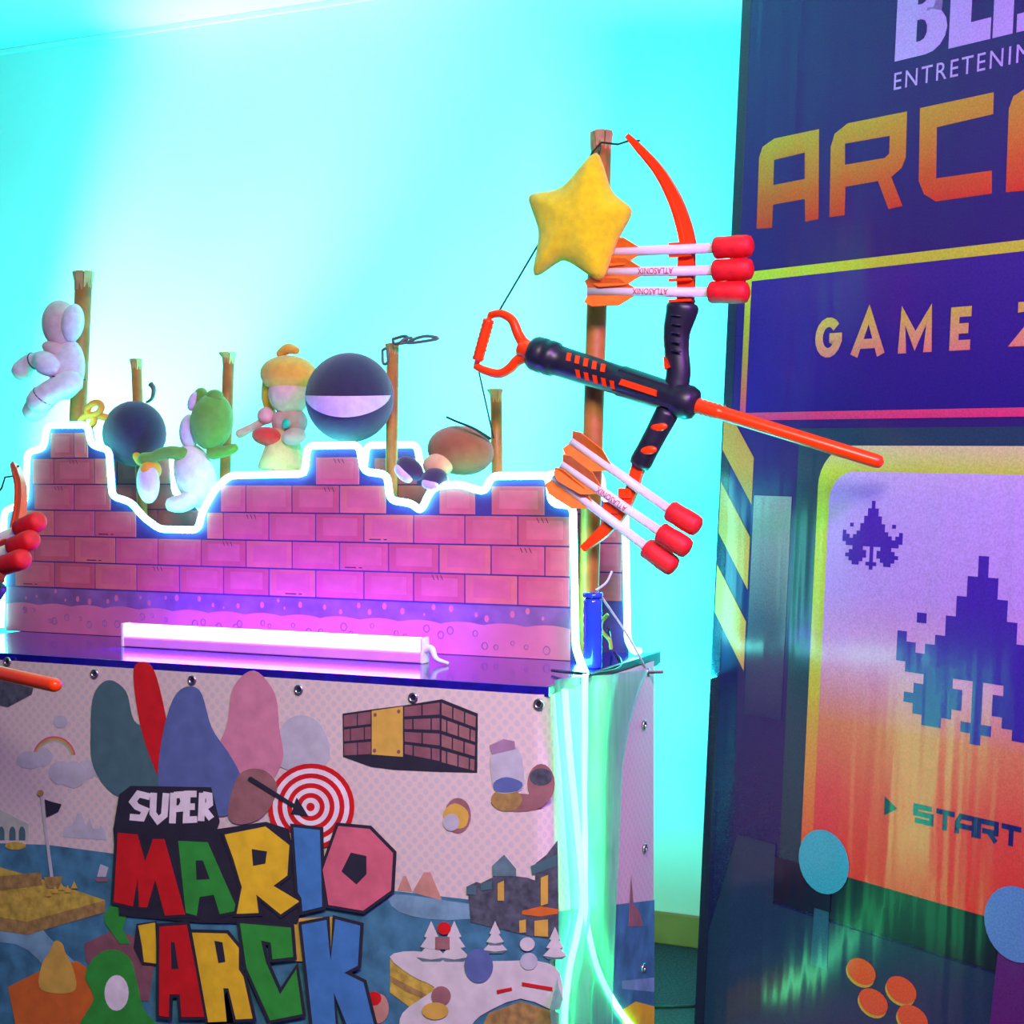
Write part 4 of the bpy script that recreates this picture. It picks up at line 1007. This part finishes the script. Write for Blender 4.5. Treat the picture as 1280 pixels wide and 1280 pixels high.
vY = uv(945, 351)[1]; vP = uv(935, 516)[1]
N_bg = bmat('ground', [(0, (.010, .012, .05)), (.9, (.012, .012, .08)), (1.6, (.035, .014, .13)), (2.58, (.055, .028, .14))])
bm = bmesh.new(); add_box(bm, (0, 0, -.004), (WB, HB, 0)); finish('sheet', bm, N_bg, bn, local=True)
for x in (.012, WB - .012): finish('frame_pole', tube([(x, 0, -.018), (x, HB, -.018)], .012, 12), M_metal, bn, True, local=True)
for y in (.02, HB - .012): finish('frame_bar', tube([(0, y, -.018), (WB, y, -.018)], .010, 12), M_metal, bn, True, local=True)
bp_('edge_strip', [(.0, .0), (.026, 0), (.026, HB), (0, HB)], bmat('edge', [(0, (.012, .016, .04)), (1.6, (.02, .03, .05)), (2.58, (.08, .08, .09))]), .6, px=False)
# framed title panel
uA, uB = uv(940, 351)[0], 2 * UC - uv(940, 351)[0]
N_frame = bmat('frame_line', [(vP - .02, (.62, .03, .16)), (vP + .05, (.62, .12, .06)), (vP + .16, (.62, .36, .03)), (vY + .02, (.55, .62, .04))])
N_panel = bmat('title_panel', [(vP, (.022, .01, .16)), (vY, (.05, .018, .20))])
bp_('title_panel', [(uA, vP), (uB, vP), (uB, vY), (uA, vY)], N_panel, 1, px=False)
lw = .016
bp_('frame_line', [(uA - lw, vY), (uB + lw, vY), (uB + lw, vY + lw * 1.25), (uA - lw, vY + lw * 1.25)], N_frame, 1.5, px=False)
bp_('frame_line', [(uA - lw, vP - lw), (uB + lw, vP - lw), (uB + lw, vP), (uA - lw, vP)], N_frame, 1.5, px=False)
bp_('frame_line', [(uA - lw, vP), (uA, vP), (uA, vY), (uA - lw, vY)], N_frame, 1.5, px=False)
bp_('frame_line', [(uB, vP), (uB + lw, vP), (uB + lw, vY), (uB, vY)], N_frame, 1.5, px=False)
# hazard stripes down both edges
N_haz = bmat('hazard', [(0, (.50, .27, .08)), (1.0, (.56, .27, .05)), (1.7, (.56, .18, .05))])
hs = [[(902, 498), (908, 505), (941, 560), (941, 612), (903, 562)], [(900, 600), (902, 605), (941, 655), (938, 718), (897, 665)], [(896, 706), (936, 762), (934, 822), (891, 765)]]
H0 = [uv(*p_) for p_ in ((903, 500), (942, 562), (942, 612), (902, 560))]
ub = uv(941, 600)[0]
for k, (yl0, yl1) in enumerate(((505, 562), (602, 666), (706, 766))):
    v0, v1 = uv(900, yl0)[1], uv(898, yl1)[1]; dv = .150
    P_ = [(.004, v0), (ub, v0 - dv * .75), (ub, v1 - dv * .75), (.004, v1)]
    bp_('hazard_stripe', P_, N_haz, 1, px=False); bp_('hazard_stripe', mir(P_), N_haz, 1, px=False)
# machine cheek strip beside the screen
g0, g1 = uv(943, 620)[0], uv(990, 620)[0]; gv = uv(965, 620)[1]
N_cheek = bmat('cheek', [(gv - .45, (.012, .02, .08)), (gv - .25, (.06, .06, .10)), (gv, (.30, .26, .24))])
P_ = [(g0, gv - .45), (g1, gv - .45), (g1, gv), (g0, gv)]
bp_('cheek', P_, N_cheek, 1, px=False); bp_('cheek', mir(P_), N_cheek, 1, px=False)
gq = uv(992, 700)[0]; N_bez = bmat('bezel', [(.2, (.006, .02, .03)), (1.0, (.01, .06, .07)), (1.5, (.02, .05, .08))])
vs1 = uv(1060, 535)[1]; vs0 = uv(1063, 1097)[1] - .06
bp_('screen_bezel', [(gq, vs0), (2 * UC - gq, vs0), (2 * UC - gq, vs1), (gq, vs1)], N_bez, 1, px=False)
# screen
s0 = uv(1014, 800)[0]; sv1 = uv(1060, 557)[1]; sv0 = uv(1063, 1097)[1]
def rrect(u0, u1, v0, v1, r):
    out = []
    for cx_, cy_, a0 in ((u1 - r, v1 - r, 0), (u0 + r, v1 - r, 90), (u0 + r, v0 + r * .2, 180), (u1 - r, v0 + r * .2, 270)):
        if a0 >= 180: out += [(u0 if a0 == 180 else u1, v0)]
        else: out += [(cx_ + r * math.cos(math.radians(a0 + i * 11.25)), cy_ + r * math.sin(math.radians(a0 + i * 11.25))) for i in range(9)]
    return out
N_rim = bmat('screen_rim', [(sv0, (.70, .05, .02)), (sv0 + .25, (.60, .30, .04)), (sv0 + .45, (.45, .62, .03)), (sv1 - .05, (.50, .66, .05)), (sv1, (.62, .60, .25))])  # yellow-green border: print colour with some reflected light put into it
N_scr = bmat('screen', [(sv0, (.66, .02, .02)), (sv0 + .16, (.66, .07, .05)), (sv0 + .29, (.62, .20, .08)), (sv0 + .40, (.58, .30, .42)), (sv0 + .55, (.44, .30, .62)), (sv1 - .1, (.46, .36, .66)), (sv1, (.55, .48, .60))])
bp_('screen_rim', rrect(s0, 2 * UC - s0, sv0, sv1, .08), N_rim, 2, px=False)
bp_('screen', rrect(s0 + .03, 2 * UC - s0 - .03, sv0, sv1 - .05, .06), N_scr, 3, px=False)
# plain pixel rockets
N_ink = bmat('ink', [(0, (.03, .012, .22)), (sv0 + .4, (.04, .015, .26)), (sv1, (.07, .02, .34))])
ROCK = ['........#........', '........#........', '.......###.......', '.......###.......', '......#####......', '......#####......', '..#..#######..#..', '.....#######.....', '#...#########...#', '##.###########.##',
        '#################', '.###############.', '...###..#..###...', '..#####.#.#####..', '.######.#.######.', '..####..#..####..', '...##..###..##...', '........#........']
def rocket(u0, u1, v0, v1, layer):
    nC = len(ROCK[0]); nR = len(ROCK); du = (u1 - u0) / nC; dv = (v1 - v0) / nR
    bm = bmesh.new()
    for r_, line in enumerate(ROCK):
        c_ = 0
        while c_ < nC:
            if line[c_] == '#':
                e_ = c_
                while e_ < nC and line[e_] == '#': e_ += 1
                a, b = u0 + c_ * du, u0 + e_ * du; t_ = v1 - r_ * dv
                add_prism(bm, [(a, t_ - dv, .0007 * layer), (b, t_ - dv, .0007 * layer), (b, t_, .0007 * layer), (a, t_, .0007 * layer)], (0, 0, -.0006)); c_ = e_
            else: c_ += 1
    finish('pixel_rocket', bm, N_ink, bn, local=True)
rocket(uv(1054, 680)[0], uv(1129, 680)[0], uv(1090, 712)[1], uv(1092, 626)[1], 4)
a = uv(1122, 810)[0]; rocket(a, 2 * UC - a, uv(1215, 930)[1], uv(1228, 695)[1], 4)
rocket(2 * UC - uv(1129, 680)[0], 2 * UC - uv(1054, 680)[0], uv(1090, 712)[1], uv(1092, 626)[1], 4)
# lettering
def glyph(ch, u0, u1, v0, v1, m, layer, bold=0.0, mirror=False):
    bm, wd = text_bm(ch, v1 - v0, bold=bold)
    for v in bm.verts: v.co = Vector((u0 + v.co.x / wd * (u1 - u0), v0 + v.co.y, .0007 * layer))
    return finish('letter', bm, m, bn, local=True)
N_lav = flat('lavender_ink', (.62, .50, .78))
vb = uv(1119, 77)[1]; vt = vb + (uv(1119, 25)[1] - vb) * 2.02
ex = [(1119, 70), (1183, 57), (1186, 56), (1238, 45), (1241, 44), (1266, 38)]
uu = [uv(*p_)[0] for p_ in ex]
gw = uu[1] - uu[0]; hh = vt - vb
def fit(P_, a_, b_): return [(a_ + x * (b_ - a_), vb + y * hh) for x, y in P_]
def rcurve(x0, y0, y1, rx_, n=8): return [(x0 + rx_ * math.cos(-PI / 2 + PI * i / n), (y0 + y1) / 2 + (y1 - y0) / 2 * math.sin(-PI / 2 + PI * i / n)) for i in range(n + 1)]
bp_('letter', fit([(0, 0)] + rcurve(.6, 0, .54, .4) + rcurve(.58, .5, 1, .36) + [(0, 1)], uu[0], uu[1]), N_lav, 1, px=False)
for y0, y1 in ((.17, .42), (.60, .84)): bp_('letter_counter', fit([(.42, y0)] + rcurve(.5, y0, y1, .12, 5) + [(.42, y1)], uu[0], uu[1]), N_bg, 2, px=False)
bp_('letter', fit([(0, 0), (1, 0), (1, .24), (.52, .24), (.52, 1), (0, 1)], uu[2], uu[3]), N_lav, 1, px=False)
bp_('letter', fit([(0, 0), (1, 0), (1, 1), (0, 1)], uu[4], uu[5]), N_lav, 1, px=False)
for k_ in range(2):
    a_ = uu[5] + .008 + k_ * gw * 1.05
    bp_('letter', fit([(0, 0), (.7, 0), (1, .15), (1, .45), (.8, .58), (.42, .64), (.42, .80), (1, .80), (1, 1), (.3, 1), (0, .85), (0, .6), (.2, .46), (.58, .38), (.58, .2), (0, .2)], a_, a_ + gw * .95), N_lav, 1, px=False)
u0 = uv(1118, 100)[0]; u1 = uv(1268, 70)[0]; va = uv(1118, 113)[1]; vt_ = uv(1118, 91.5)[1]
bm, wd9 = text_bm('ENTRETENI', vt_ - va, spacing=1.22); bm.free()
bm, wda = text_bm('ENTRETENIMIENTO', vt_ - va, spacing=1.22)
for v in bm.verts: v.co = Vector((u0 + v.co.x * (u1 - u0) / wd9, va + v.co.y, .0007))
finish('small_lettering', bm, N_lav, bn, local=True)
At = uv(1024, 163)[1]; Ab = uv(947, 286)[1]
N_arc = bmat('title_ink', [(Ab, (.66, .05, .02)), (Ab + (At - Ab) * .35, (.66, .14, .02)), (At, (.62, .44, .03))])
A_o = [(262, 872), (272, 600), (285, 560), (330, 528), (500, 492), (497, 835), (448, 845), (446, 758), (325, 780), (320, 868)]
A_h = [(330, 610), (446, 582), (446, 682), (327, 705)]
R_o = [(540, 828), (545, 560), (560, 510), (610, 470), (835, 425), (830, 600), (815, 640), (775, 675), (818, 785), (765, 797), (725, 690), (600, 712), (597, 820)]
R_h = [(600, 548), (770, 518), (768, 585), (750, 602), (600, 628)]
C_o = [(885, 412), (1165, 352), (1163, 435), (948, 485), (945, 680), (1158, 650), (1157, 738), (945, 768), (900, 740), (880, 690)]
def title(out_, hole, du=0.0):
    P_ = [(u + du, v) for u, v in [uv(*p_) for p_ in B3(out_)]]; bp_('letter', P_, N_arc, 1, px=False)
    if hole:
        P_ = [(u + du, v) for u, v in [uv(*p_) for p_ in B3(hole)]]; bp_('letter_counter', P_, N_bg, 2, px=False)
title(A_o, A_h); title(R_o, R_h); title(C_o, None)
dA = uv(*B3([(1212, 725)])[0])[0] - uv(*B3([(262, 872)])[0])[0]
title(A_o, A_h, dA)
wA = uv(*B3([(500, 600)])[0])[0] - uv(*B3([(265, 700)])[0])[0]
d0_ = uv(*B3([(1212, 725)])[0])[0] + wA * 1.2
st = wA * .22
bp_('letter', [(d0_, Ab), (d0_ + wA * .8, Ab), (d0_ + wA * 1.1, Ab + .05), (d0_ + wA * 1.1, At - .05), (d0_ + wA * .8, At), (d0_, At)], N_arc, 1, px=False)
bp_('letter_counter', [(d0_ + st, Ab + st), (d0_ + wA * .75, Ab + st), (d0_ + wA * 1.1 - st, Ab + .07), (d0_ + wA * 1.1 - st, At - .07), (d0_ + wA * .75, At - st), (d0_ + st, At - st)], N_bg, 2, px=False)
e0 = d0_ + wA * 1.3; vm = (Ab + At) / 2
bp_('letter', [(e0, Ab), (e0 + wA, Ab), (e0 + wA, Ab + st), (e0 + st, Ab + st), (e0 + st, vm - st / 2), (e0 + wA * .9, vm - st / 2), (e0 + wA * .9, vm + st / 2), (e0 + st, vm + st / 2), (e0 + st, At - st), (e0 + wA, At - st), (e0 + wA, At), (e0, At)], N_arc, 1, px=False)
gb = uv(1036, 447)[1]; gt = uv(1036, 397)[1]
N_game = bmat('game_ink', [(gb, (.66, .22, .14)), ((gb + gt) / 2, (.64, .36, .12)), (gt, (.58, .48, .06))])
# start line: arrow head and squared capitals
N_dark = flat('dark_teal_ink', (.01, .05, .07)); N_navy = flat('navy_ink', (.012, .014, .11))
bp_('pointer', B5([(753, 412), (800, 460), (750, 485)]), N_dark, 4)
def bstroke(paths, wdt, layer, m):
    for path in paths:
        P_ = [Vector(q_) for q_ in path]; n = len(P_); L_, R_ = [], []
        for i in range(n):
            da = (P_[i] - P_[max(i - 1, 0)]); db = (P_[min(i + 1, n - 1)] - P_[i])
            if da.length < 1e-6: da = db
            if db.length < 1e-6: db = da
            da.normalize(); db.normalize(); n0 = Vector((-da.y, da.x)); n1 = Vector((-db.y, db.x)); b_ = (n0 + n1).normalized(); k = wdt / 2 / max(.5, b_.dot(n0))
            L_.append(P_[i] + b_ * k); R_.append(P_[i] - b_ * k)
        bp_('letter', [(v.x, v.y) for v in L_ + R_[::-1]], m, layer, px=False)
lu0 = uv(1145, 1020)[0]; lw_ = (uv(1274, 1050)[0] - lu0) / 4.75; lv0 = uv(1145, 1033)[1] + .012; lv1 = uv(1148, 1005)[1] - .004; lm = (lv0 + lv1) / 2
def LT(i, f): return lu0 + lw_ * (i + f * .78)
sw_ = .0092
bstroke([[(LT(0, 1), lv1), (LT(0, 0), lv1), (LT(0, 0), lm), (LT(0, 1), lm), (LT(0, 1), lv0), (LT(0, 0), lv0)],
         [(LT(1, 0), lv1), (LT(1, 1.1), lv1)], [(LT(1, .55), lv1), (LT(1, .55), lv0 - .006)],
         [(LT(2, 0), lv0 - .006), (LT(2, 0), lv1 - .012), (LT(2, .2), lv1), (LT(2, 1), lv1), (LT(2, 1), lv0 - .006)], [(LT(2, 0), lm - .004), (LT(2, 1), lm - .004)],
         [(LT(3, 0), lv0 - .006), (LT(3, 0), lv1), (LT(3, 1), lv1), (LT(3, 1), lm - .003), (LT(3, .2), lm - .003)], [(LT(3, .55), lm - .003), (LT(3, 1), lv0 - .006)],
         [(LT(4, 0), lv1), (LT(4, 1.1), lv1)], [(LT(4, .55), lv1), (LT(4, .55), lv0 - .006)]], sw_, 4, N_navy)
hg = gt - gb
def word(chars, boxes, wd_):
    for ch, (a_, b_) in zip(chars, boxes):
        h_ = wd_ / 2
        def q(x, y): return (a_ + h_ + (b_ - a_ - 2 * h_) * x, gb + h_ + (hg - 2 * h_) * y)
        def full(x, y): return (a_ + h_ + (b_ - a_ - 2 * h_) * x, gb + hg * y)
        ring = [q(.5 + .5 * math.cos(t_), .5 + .5 * math.sin(t_)) for t_ in [math.radians(40 + i * 20) for i in range(15)]]
        P_ = {'G': [ring + [q(1, .38), q(1, .48), q(.55, .48)]],
              'A': [[full(-.05, 0), full(.5, 1), full(1.05, 0)], [q(.2, .22), q(.8, .22)]],
              'M': [[full(0, 0), full(0, .9), full(.5, .28), full(1, .9), full(1, 0)]],
              'E': [[q(1, 0), q(0, 0), q(0, 1), q(1, 1)], [q(0, .5), q(.85, .5)]],
              'Z': [[q(0, 1), q(1, 1), q(0, 0), q(1, 0)]], 'N': [[full(0, 0), full(0, .95), full(1, .05), full(1, 1)]],
              'O': [[q(.5 + .5 * math.cos(t_), .5 + .5 * math.sin(t_)) for t_ in [math.radians(i * 18) for i in range(21)]]]}[ch]
        bstroke(P_, wd_, 2.4, N_game)
word('GAME', [(uv(a_, 420)[0], uv(b_, 420)[0]) for a_, b_ in ((1020, 1053), (1066, 1106), (1124, 1166), (1188, 1219))], .0185)
uz = uv(1267, 400)[0]; gwz = uv(1107, 420)[0] - uv(1065, 420)[0]; gap = gwz * .42
word('ZONE', [(uz + i * (gwz + gap), uz + i * (gwz + gap) + gwz * .92) for i in range(4)], .0185)
# control deck with sticks and buttons
N_deck = bmat('deck', [(0, (.012, .05, .07)), (.25, (.015, .035, .075)), (.5, (.012, .03, .06))]); N_black = flat('black_ink', (.006, .007, .018))
dkt = uv(1063, 1097)[1]
bp_('deck_shadow', [(gq - .05, dkt - .09), (2 * UC - gq + .05, dkt - .09), (2 * UC - gq + .05, dkt), (gq - .05, dkt)], N_black, 2.5, px=False)
dk1 = uv(1040, 1153)[1]
P_ = [uv(*p_) for p_ in ((918, 1036), (966, 1046), (966, 1130), (1040, 1150))]
bp_('deck', [(.03, .02), (WB - .03, .02), (WB - .03, dk1 - .10), (WB - .10, dk1 + .12), (WB - gq + .01, dk1 + .12), (WB - gq + .01, dk1), (gq - .01, dk1), (gq - .01, dk1 + .12), (.10, dk1 + .12), (.03, dk1 - .10)], N_deck, 3, px=False)
N_ball = bmat('stick_ball', [(0, (.03, .30, .36)), (.6, (.04, .36, .42))]); N_ball2 = flat('stick_ball_blue', (.10, .26, .46)); N_stick = flat('stick', (.02, .10, .14)); N_stick2 = flat('stick_plum', (.10, .015, .13))
def disc(cx_, cy_, ru, rv, n=28): return [(cx_ + ru * math.cos(2 * PI * i / n), cy_ + rv * math.sin(2 * PI * i / n)) for i in range(n)]
c1 = uv(1031, 1077); ru = (uv(1063, 1080)[0] - uv(1000, 1070)[0]) / 2; rv = (uv(1030, 1037)[1] - uv(1030, 1117)[1]) / 2
ub_ = uv(1027, 1125)
bp_('joystick_shaft', [(ub_[0] - .018, ub_[1] - .13), (ub_[0] + .024, ub_[1] - .13), (ub_[0] + .02, ub_[1] + .02), (ub_[0] - .014, ub_[1] + .02)], N_stick, 4, px=False)
bp_('joystick_collar', [(ub_[0] - .018, ub_[1] - .018), (ub_[0] + .024, ub_[1] - .018), (ub_[0] + .024, ub_[1] + .02), (ub_[0] - .018, ub_[1] + .02)], N_black, 5, px=False)
bp_('joystick_ball', disc(c1[0], c1[1], ru, rv), N_ball, 6, px=False)
c2 = uv(1272, 1155)
bp_('joystick_shaft', [(c2[0] - .05, c2[1] - .28), (c2[0] + .03, c2[1] - .28), (c2[0] + .02, c2[1]), (c2[0] - .03, c2[1])], N_stick2, 4, px=False)
bp_('joystick_ball', disc(c2[0], c2[1], ru * 1.02, rv * 1.05), N_ball2, 6, px=False)
N_btn = bmat('button_top', [(0, (.70, .07, .01)), (.5, (.72, .10, .01))]); N_btn2 = flat('button_side', (.55, .40, .03))
for (x, y) in ((1078, 1214), (1128, 1237), (1093, 1252), (1142, 1273)):
    c_ = uv(x, y)
    def tilt(cu, cv): return [(cu + .034 * math.cos(a_) , cv + .024 * math.sin(a_) + .010 * math.cos(a_) * 0) for a_ in [2 * PI * i / 22 for i in range(22)]]
    bp_('button_side', tilt(c_[0] - .003, c_[1] - .006), N_btn2, 4, px=False); bp_('button_top', tilt(c_[0], c_[1]), N_btn, 5, px=False)
